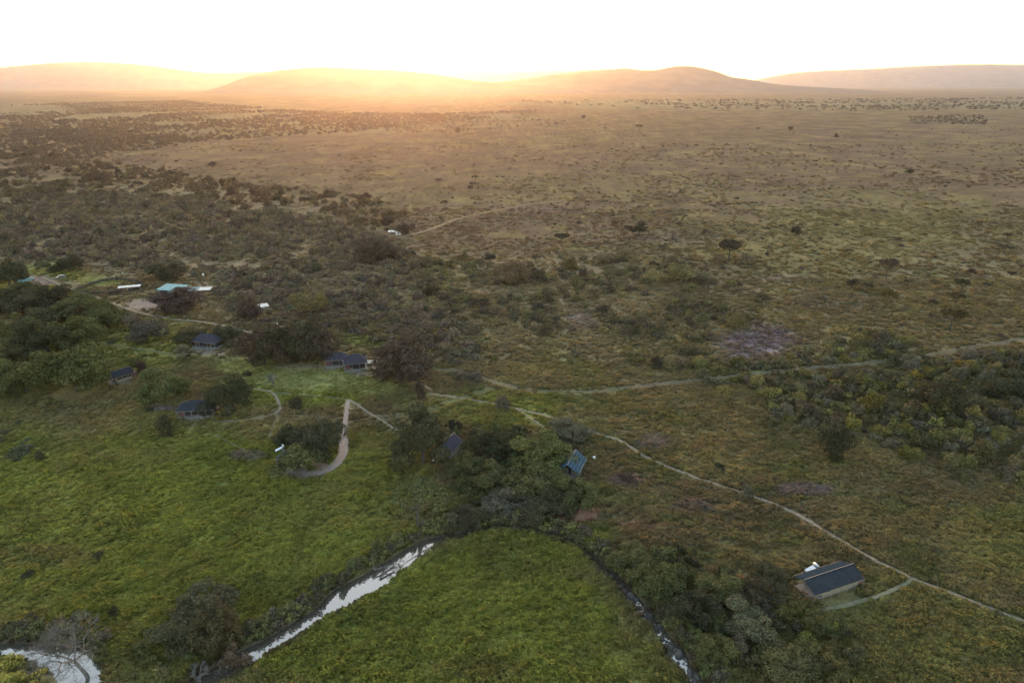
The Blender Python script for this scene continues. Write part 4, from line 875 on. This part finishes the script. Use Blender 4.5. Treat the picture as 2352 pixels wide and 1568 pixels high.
# ------------------------------------------------------------------ bushes: named ones, then the scrub zones
NB = []  # x, y, width m, height m, colour, label, group, importance
def add_bush(u, vb, w, h, col, label, group):
    P = G(u, vb); px, dep = scale_at(P); P = G(u, vb - .25 * w * math.sin(dep)); px, dep = scale_at(P); Wm = w / px
    NB.append([P[0], P[1], Wm, max((h - .4 * w * math.sin(dep)) / (px * math.cos(dep)), .4 * Wm), col, label, group, 1e6])
for u, vb, w, h, col, lb in [(383, 1008, 46, 56, DK, 'round dark bush alone in the field below the navy pavilion'), (685, 941, 44, 34, DK, 'dark bush on the grass between the two curving paths'), (967, 922, 36, 46, RU, 'upright bush below the tall dark lodge tree'),
    (1152, 945, 36, 46, GRY, 'grey bush standing on the footpath fork'), (1072, 882, 72, 40, GRY, 'wide low bush at the bend of the wheel track'), (1710, 1150, 44, 40, GRY, 'bush overlapping the footpath right of the blue tent'), (266, 1418, 30, 32, DK, 'small round bush above the pale pool'), (95, 1058, 42, 18, DK, 'low dark bush in the left green field'),
    (566, 866, 22, 18, DK, 'little dark bush on the lodge lawn'), (1655, 1082, 38, 20, DK, 'low dark bush right of the footpath bend'), (1440, 1110, 52, 18, RU, 'low purple-brown bush patch between blue tent and footpath'), (345, 948, 22, 16, DK, 'small bush left of the navy pavilion'), (330, 870, 34, 38, RU, 'reddish upright bush beside the half-hidden tent'),
    (310, 845, 36, 24, OL, 'bush behind the half-hidden tent'), (1390, 607, 74, 34, (.07, .06, .035), 'left mound of the bush ridge on the plain'), (1440, 600, 60, 32, (.075, .066, .036), 'right mound of the bush ridge on the plain'), (1500, 652, 62, 40, (.085, .078, .04), 'left half of the big yellow-green bush mound'), (1555, 648, 78, 44, (.08, .075, .04), 'right half of the big yellow-green bush mound'), (1605, 642, 50, 26, (.07, .062, .04), 'low tail of the big bush mound'),
    (1652, 608, 60, 14, (.06, .05, .03), 'bush line beneath the lone umbrella tree on its left'), (1715, 610, 56, 13, (.066, .058, .036), 'bush line beneath the lone umbrella tree on its right'), (1545, 612, 48, 30, (.06, .05, .034), 'bush mound between ridge and umbrella tree'), (1335, 640, 26, 22, RU, 'dark ball bush left of the big mound'),
    (800, 1408, 18, 12, DK, 'tiny dark bush on the meadow bank'), (1345, 1282, 24, 18, DK, 'dark bush on the meadow rim of the stony arm'), (1560, 1278, 38, 26, DK, 'dark ball bush on the slope above the stony arm'), (230, 1285, 34, 16, DK, 'low dark bush in mid left field'), (60, 1335, 40, 16, DK, 'dark bush by the left frame edge of the field'), (1100, 705, 50, 20, RU, 'low spreading bush on the open slope')]:
    add_bush(u, vb, w, h, jit(col, .1), lb, None)

def poly_pts(poly, n, step=None):
    P = np.array([G(u, v)[:2] for u, v in poly]); lo, hi = P.min(0), P.max(0); out = []
    while sum(len(o) for o in out) < n:
        q = rng.uniform(lo, hi, (4 * n, 2)); ins = np.zeros(len(q), bool); j = len(P) - 1
        for i in range(len(P)):
            c = ((P[i, 1] > q[:, 1]) != (P[j, 1] > q[:, 1])) & (q[:, 0] < (P[j, 0] - P[i, 0]) * (q[:, 1] - P[i, 1]) / (P[j, 1] - P[i, 1] + 1e-12) + P[i, 0]); ins ^= c; j = i
        out.append(q[ins])
    return np.concatenate(out)[:n]
def poly_area(poly):
    P = np.array([G(u, v)[:2] for u, v in poly]); x, y = P.T; return .5 * abs(np.dot(x, np.roll(y, 1)) - np.dot(y, np.roll(x, 1)))
Z = [  # polygon, m2 per bush, width range, height/width, clump threshold, colours, label, group
 ([(0, 470), (180, 440), (420, 448), (700, 495), (900, 548), (960, 600), (965, 690), (1100, 750), (1100, 838), (1000, 842), (880, 800), (790, 765), (560, 735), (500, 690), (500, 640), (330, 622), (180, 600), (60, 596), (0, 600)], 21, (3.4, 7.4), .6, .27, [(.082, .068, .052), (.092, .076, .054), (.070, .058, .048), (.098, .086, .050), (.076, .072, .050)], 'bush in the dense scrub behind the camp', 'scrub bushes behind the camp'),
 ([(0, 345), (200, 365), (480, 410), (860, 455), (1000, 540), (900, 548), (700, 495), (420, 448), (180, 440), (0, 470)], 60, (3.5, 8.5), .62, .40, [(.055, .046, .034), (.06, .054, .034), (.07, .06, .036)], 'bush scattered over the far left slope', 'bushes on the far left slope'),
 ([(960, 600), (1280, 590), (1600, 610), (1760, 680), (1720, 740), (1600, 760), (1950, 850), (1900, 856), (1550, 860), (1380, 822), (1130, 840), (1100, 750), (965, 690)], 24, (3.0, 7.2), .55, .40, [(.066, .058, .036), (.085, .078, .036), (.055, .048, .036), (.075, .07, .04)], 'bush in the patchy scrub of the middle slope', 'scrub bushes on the middle slope'),
 ([(1600, 810), (1880, 790), (2000, 765), (2100, 790), (2060, 822), (2352, 820), (2500, 840), (2500, 1160), (2352, 1130), (2150, 1090), (1985, 1010), (1750, 985), (1690, 930), (1610, 870)], 16, (3.4, 7.4), .62, .24, [(.078, .073, .040), (.090, .088, .038), (.072, .068, .050), (.064, .060, .036), (.105, .098, .036), (.088, .080, .058)], 'bush in the thicket on the right slope', 'thicket bushes on the right slope'),
 ([(2050, 835), (2200, 825), (2352, 830), (2400, 960), (2200, 930), (2090, 880)], 60, (3, 5), .55, .1, [(.15, .105, .03), (.13, .10, .028)], 'yellowing bush at the top of the right thicket', 'yellowing thicket bushes'),
 ([(590, 1455), (700, 1395), (770, 1350), (760, 1335), (880, 1275), (985, 1222), (1150, 1188), (1150, 1202), (985, 1236), (890, 1290), (800, 1350), (700, 1408), (600, 1480)], 7, (1.6, 3.6), .7, .0, [(.042, .044, .026), (.056, .060, .028), (.05, .046, .034), (.066, .072, .03)], 'bush crowding the far bank of the main river reach', 'bushes on the river bank'),
 ([(370, 1500), (480, 1460), (590, 1465), (560, 1500), (480, 1540), (370, 1560), (280, 1568), (240, 1530), (300, 1490)], 10, (1.8, 4), .6, .1, [(.07, .076, .03), (.06, .066, .03), (.075, .07, .034)], 'bush on the bank between pool and channel', 'bushes between the pool and the channel'),
 ([(0, 1450), (120, 1400), (250, 1440), (250, 1470), (130, 1485), (0, 1490)], 12, (2, 4.5), .55, .1, [(.05, .05, .035), (.055, .058, .034)], 'dusky bush behind the bare leaning tree', 'bushes behind the bare leaning tree'),
 ([(-20, 1512), (60, 1508), (130, 1520), (150, 1568), (150, 1600), (-20, 1600)], 5, (2.2, 4.2), .55, .0, [(.17, .165, .042), (.19, .17, .042)], 'bright green bush on the lower left corner bank', 'bright bushes in the lower left corner'),
 ([(1380, 1255), (1480, 1250), (1600, 1300), (1700, 1330), (1800, 1420), (1960, 1440), (1960, 1568), (1640, 1568), (1570, 1470), (1500, 1390), (1420, 1310)], 11, (2.4, 5.6), .65, .2, [(.05, .052, .028), (.064, .068, .03), (.056, .052, .04), (.045, .044, .028), (.08, .088, .03)], 'bush on the slope of the stony river arm', 'bushes along the stony river arm'),
 ([(1040, 1000), (1200, 985), (1340, 1000), (1360, 1150), (1300, 1200), (1100, 1195), (1060, 1110)], 13, (3, 5.5), .7, .05, [(.05, .05, .03), (.06, .066, .03)], 'bush in the riverside grove by the tents', 'bushes in the riverside grove'),
 ([(0, 600), (60, 600), (180, 610), (160, 626), (40, 624), (0, 640), (0, 880), (280, 760), (300, 770), (200, 830), (0, 900)], 26, (3, 6), .6, .2, [(.05, .052, .032), (.06, .062, .034)], 'bush between the grove trees on the left', 'bushes among the left grove'),
 ([(0, 1000), (60, 960), (80, 1040), (20, 1100), (0, 1110)], 18, (2.5, 4.5), .45, .2, [(.05, .055, .035)], 'low dusky bush at the left frame edge of the field', 'bushes at the field edge'),
 ([(1640, 1130), (2000, 1290), (2060, 1330), (1900, 1440), (2352, 1560), (2352, 1440), (2100, 1300), (2352, 1300), (2352, 1160), (2150, 1110), (1900, 1100)], 420, (1.2, 3.0), .5, .0, [(.05, .05, .03), (.06, .055, .036)], 'small bush in the grass around the lone tent', 'small bushes around the lone tent'),
 ([(60, 950), (560, 1000), (900, 1110), (880, 1240), (600, 1430), (300, 1450), (60, 1380)], 520, (1.0, 2.4), .45, .0, [(.05, .058, .026), (.06, .055, .034)], 'small dark tussock bush in the left field', 'small tussock bushes in the left field'),
 ([(800, 1390), (1000, 1260), (1240, 1230), (1380, 1330), (1560, 1560), (700, 1560)], 300, (.8, 1.8), .45, .0, [(.05, .06, .024), (.045, .05, .028)], 'small dark tussock bush in the riverside meadow', 'small tussock bushes in the meadow'),
 ([(1280, 560), (1700, 520), (2352, 500), (2352, 780), (1960, 760), (1760, 680), (1600, 610)], 170, (1.5, 4.2), .45, .3, [(.06, .052, .04), (.07, .062, .036), (.055, .045, .04)], 'low bush dotting the right plain', 'low bushes on the right plain'),
 ([(900, 300), (2352, 290), (2352, 500), (1280, 560), (1000, 540), (700, 440)], 2600, (1.5, 4.5), .5, .0, [(.06, .048, .036), (.055, .05, .036)], 'tiny bush far out on the open plain', 'far bushes on the plain'),
]
CAND = []
for zi, (poly, per, wr, hr, thr, cols, lb, gp) in enumerate(Z):
    A = poly_area(poly); q = poly_pts(poly, max(6, int(A / per)))
    cl = fbm(q[:, 0] / 26, q[:, 1] / 26, 60 + zi, 3); q = q[cl > thr + .12 * rng.random(len(q))]
    d1 = river_d(q[:, 0], q[:, 1]); d2 = path_d(q[:, 0], q[:, 1])
    w = rng.uniform(wr[0], wr[1], len(q)) * rng.uniform(.75, 1.1, len(q)); uq, vq = proj(q[:, 0], q[:, 1]); ok = (d1 > .2 + .2 * w) & (d2 > .25 * w) & (emask(uq, vq, MAUVE_E[:2], 0) < .5)
    for (fx, fy, fr) in FOOT[:26]: ok &= np.hypot(q[:, 0] - fx, q[:, 1] - fy) > fr + .3 * w
    q, w = q[ok], w[ok]
    for p, ww in zip(q, w):
        zc = p[1] * cP + CAM_H * sP; u, v = proj(p[0], p[1])
        big = wr[1] > 6 and random.random() < .10
        if big: ww *= 1.45
        imp = ww * FD / zc * (1 if -30 < u < 2382 and v < 1600 else 0)
        CAND.append([p[0], p[1], ww, ww * hr * random.uniform(.8, 1.25), tuple(x * (.52 if big else .76) for x in jit(random.choice(cols), .24)), lb, gp, imp])
MC = G(1130, 1440)[:2]
TN = np.gradient(RIV, axis=0); TN /= np.linalg.norm(TN, axis=1)[:, None]; NN = np.stack([-TN[:, 1], TN[:, 0]], 1)
for i in range(len(RIV)):
    u, v = proj(RIV[i, 0], RIV[i, 1])
    if v > 1590 or u < 560 and v > 1480 and u > 230: continue
    out = NN[i] * (1 if NN[i] @ (RIV[i] - MC) > 0 else -1)
    if u < 230: out = np.array([0., 1.])
    top = 1000 < u < 1420
    for row, (off, wr, nn) in enumerate([(1.7, (1.6, 2.8), 2), (3.4, (2.2, 4.2), 2), (-1.3, (.9, 1.7), 1)]):
        if row == 2 and not top and rng.random() < (.55 if u > 700 else .8): continue
        for _ in range(nn if row < 2 or top else 1):
            if row == 1 and rng.random() < .35: continue
            p = RIV[i] + out * ((RIV_W[i] if off > 0 else -RIV_W[i]) + off + rng.normal(0, .35)) + TN[i] * rng.uniform(-.8, .8); w = rng.uniform(*wr)
            CAND.append([p[0], p[1], w, w * random.uniform(.5, .8) * (1.25 if top else 1), jit(random.choice([(.040, .042, .025), (.054, .058, .028), (.048, .044, .033), (.062, .068, .03)]), .2), 'bush on the bank of the winding river', 'bushes on the river bank', w * FD / (p[1] * cP + CAM_H * sP) * 1.0])
ALL = sorted(NB + CAND, key=lambda c: -c[7])
def tone(c): return 'yellowing' if c[0] > .115 else 'bright green' if c[1] > c[0] * 1.08 and c[1] > .07 else 'olive' if c[1] > c[0] * 1.02 else 'dark' if max(c) < .052 else 'grey-brown' if c[2] > .6 * c[0] else 'brownish'
by = {}
for c in ALL[:300]: by.setdefault(c[5], []).append(c)
for lb, cs in by.items():
    if len(cs) == 1: continue
    cs.sort(key=lambda c: -c[1]); rows = max(1, round(math.sqrt(len(cs) / 1.6))); k = math.ceil(len(cs) / rows)
    for r_ in range(rows):
        row = sorted(cs[r_ * k:(r_ + 1) * k], key=lambda c: c[0] / c[1])
        for j, c in enumerate(row): c[5] = tone(c[4]) + ' ' + lb + (', ' + ordinal(j) + ' from left' + (', ' + ordinal(r_) + ' row down' if rows > 1 else ''))
for i, c in enumerate(ALL[:300]):
    o = link(bpy.data.objects.new('bush', BUSH[i % len(BUSH)])); k = c[2] / 4.9; o.location = (c[0], c[1], tz(terrain(c[0], c[1])) - .05); o.rotation_euler = (0, 0, random.uniform(0, 6.28)); o.scale = (k, k * random.uniform(.85, 1.15), c[3] / 2.6); o.color = (*c[4], 1); tag(o, c[5], 'bush', c[6])
rest = ALL[300:]
# distant scrub bands beyond the camp
FARZ = [([(0, 240), (420, 232), (700, 256), (1000, 262), (1240, 254), (1230, 262), (1000, 285), (800, 305), (430, 328), (0, 338)], 210, (5, 10), .6, .42), ([(0, 300), (430, 305), (430, 330), (200, 368), (0, 345)], 130, (5, 9), .5, .3), ([(1180, 232), (1600, 230), (2352, 226), (2352, 252), (1900, 256), (1500, 250), (1240, 252)], 2400, (9, 18), .5, .42), ([(2080, 268), (2260, 264), (2270, 286), (2100, 288)], 500, (4, 9), .6, .3), ([(880, 285), (1300, 262), (1300, 285), (900, 318)], 900, (4, 8), .6, .4)]
for zi, (poly, per, wr, hr, thr) in enumerate(FARZ):
    q = poly_pts(poly, int(poly_area(poly) / per)); cl = fbm(q[:, 0] / 180, q[:, 1] / 260, 90 + zi, 4); q = q[cl > thr + .15 * rng.random(len(q))]
    for p in q: w = random.uniform(*wr); rest.append([p[0], p[1], w, w * hr * random.uniform(.8, 1.3), jit((.042, .036, .029), .2), '', '', 0])
ra = np.array([[r[0], r[1], r[2], r[3]] for r in rest]); rc = np.array([r[4] for r in rest])
zz = terrain(ra[:, 0], ra[:, 1]) - .05
scatter('scrub', np.stack([ra[:, 0], ra[:, 1], zz], 1), np.stack([ra[:, 2] / 4.9, ra[:, 2] / 4.9, ra[:, 3] / 2.6], 1), np.stack([0 * zz, 0 * zz, rng.uniform(0, 6.28, len(zz))], 1), rng.integers(0, 4, len(zz)), rc, SCRUB_PROTO, 'mass of grey-brown scrub spreading over the far slopes')
print('SCRUB', len(rest))

# ------------------------------------------------------------------ grass tufts
def frustum_pts(v0, v1, n):
    """uniform ground points between two layout rows, a little wider than the frame"""
    y0, y1 = G(1176, v0)[1], G(1176, v1)[1]; hw = abs(G(2440, v1)[0]); q = rng.uniform((-hw, y0), (hw, y1), (n, 2)); u, v = proj(q[:, 0], q[:, 1]); return q[(u > -80) & (u < 2432)]
GP, GS = [], []
for v0, v1, per, s0, s1 in [(1600, 1250, .20, .7, 1.7), (1250, 1000, .36, .8, 1.9), (1000, 830, .75, 1.0, 2.0), (830, 640, 2.6, 1.3, 2.6), (640, 480, 9., 1.6, 3.4), (480, 400, 45., 2.2, 4.5), (400, 330, 220., 3.0, 6.0)]:
    y0, y1 = G(1176, v0)[1], G(1176, v1)[1]; n = int((y1 - y0) * 2 * abs(G(2440, v1)[0]) / per); q = frustum_pts(v0, v1, n); GP.append(q); GS.append(rng.uniform(s0, s1, len(q)))
GP = np.concatenate(GP); GS = np.concatenate(GS)
rd = river_d(GP[:, 0], GP[:, 1]); pd_ = path_d(GP[:, 0], GP[:, 1]); u, v = proj(GP[:, 0], GP[:, 1])
bare = emask(u, v, DIRT_E, 0) + emask(u, v, SOIL_E, 0); lawn = emask(u, v, LAWN_E, 0)
cl = fbm(GP[:, 0] / 3.2, GP[:, 1] / 3.2, 71, 3); cl2 = fbm(GP[:, 0] / 14, GP[:, 1] / 14, 72, 3)
cl3 = fbm(GP[:, 0] / 55, GP[:, 1] / 70, 73, 4); ok = ((GP[:, 1] < 330) | (cl3 + .25 * rng.random(len(GP)) > .46 + .12 * sstep(330, 700, GP[:, 1]))) & (rd > .9) & (pd_ > .45 + np.clip(GP[:, 1] - 150, 0, 300) * .004) & (rng.random(len(GP)) > bare) & (cl + .35 * rng.random(len(GP)) > .42)
for (fx, fy, fr) in FOOT[:26]: ok &= np.hypot(GP[:, 0] - fx, GP[:, 1] - fy) > fr * .85
GP, GS, cl, cl2, lawn = GP[ok], GS[ok], cl[ok], cl2[ok], lawn[ok]
hs = GS * (.25 + 1.8 * cl ** 1.4) * (.65 + .6 * cl2) * (1 - .45 * sstep(250, 500, GP[:, 1])) * (1 - .75 * lawn)
gcol = ground_colour(GP[:, 0], GP[:, 1]) * rng.uniform(1.0, 1.6, (len(GP), 1)) * np.stack([rng.uniform(.92, 1.12, len(GP)), np.ones(len(GP)), rng.uniform(.8, 1.1, len(GP))], 1)
gz = terrain(GP[:, 0], GP[:, 1]) - .04
scatter('grass', np.stack([GP[:, 0], GP[:, 1], gz], 1), np.stack([GS, GS, hs], 1), np.stack([rng.normal(0, .12, len(gz)), rng.normal(0, .12, len(gz)), rng.uniform(0, 6.28, len(gz))], 1), rng.integers(0, 4, len(gz)), gcol, TUFTS, 'tussocky grass covering the fields and the meadow')
print('GRASS', len(GP))

# ------------------------------------------------------------------ morning haze
mb = MB().box(-31000, 31000, -31000, 31000, -4.0, 520.0)
hz = mb.build('haze', None); tag(hz, 'thin warm morning haze over the plain', kind='stuff')
m = bpy.data.materials.new('haze_air'); m.use_nodes = True; nt = m.node_tree; nt.nodes.remove(nt.nodes['Principled BSDF'])
pv = nt.nodes.new('ShaderNodeVolumePrincipled'); pv.inputs['Color'].default_value = (.74, .74, 1.0, 1); pv.inputs['Density'].default_value = HAZE_DENSITY; pv.inputs['Anisotropy'].default_value = HAZE_G
nt.links.new(pv.outputs[0], nt.nodes['Material Output'].inputs['Volume']); hz.data.materials.append(m)
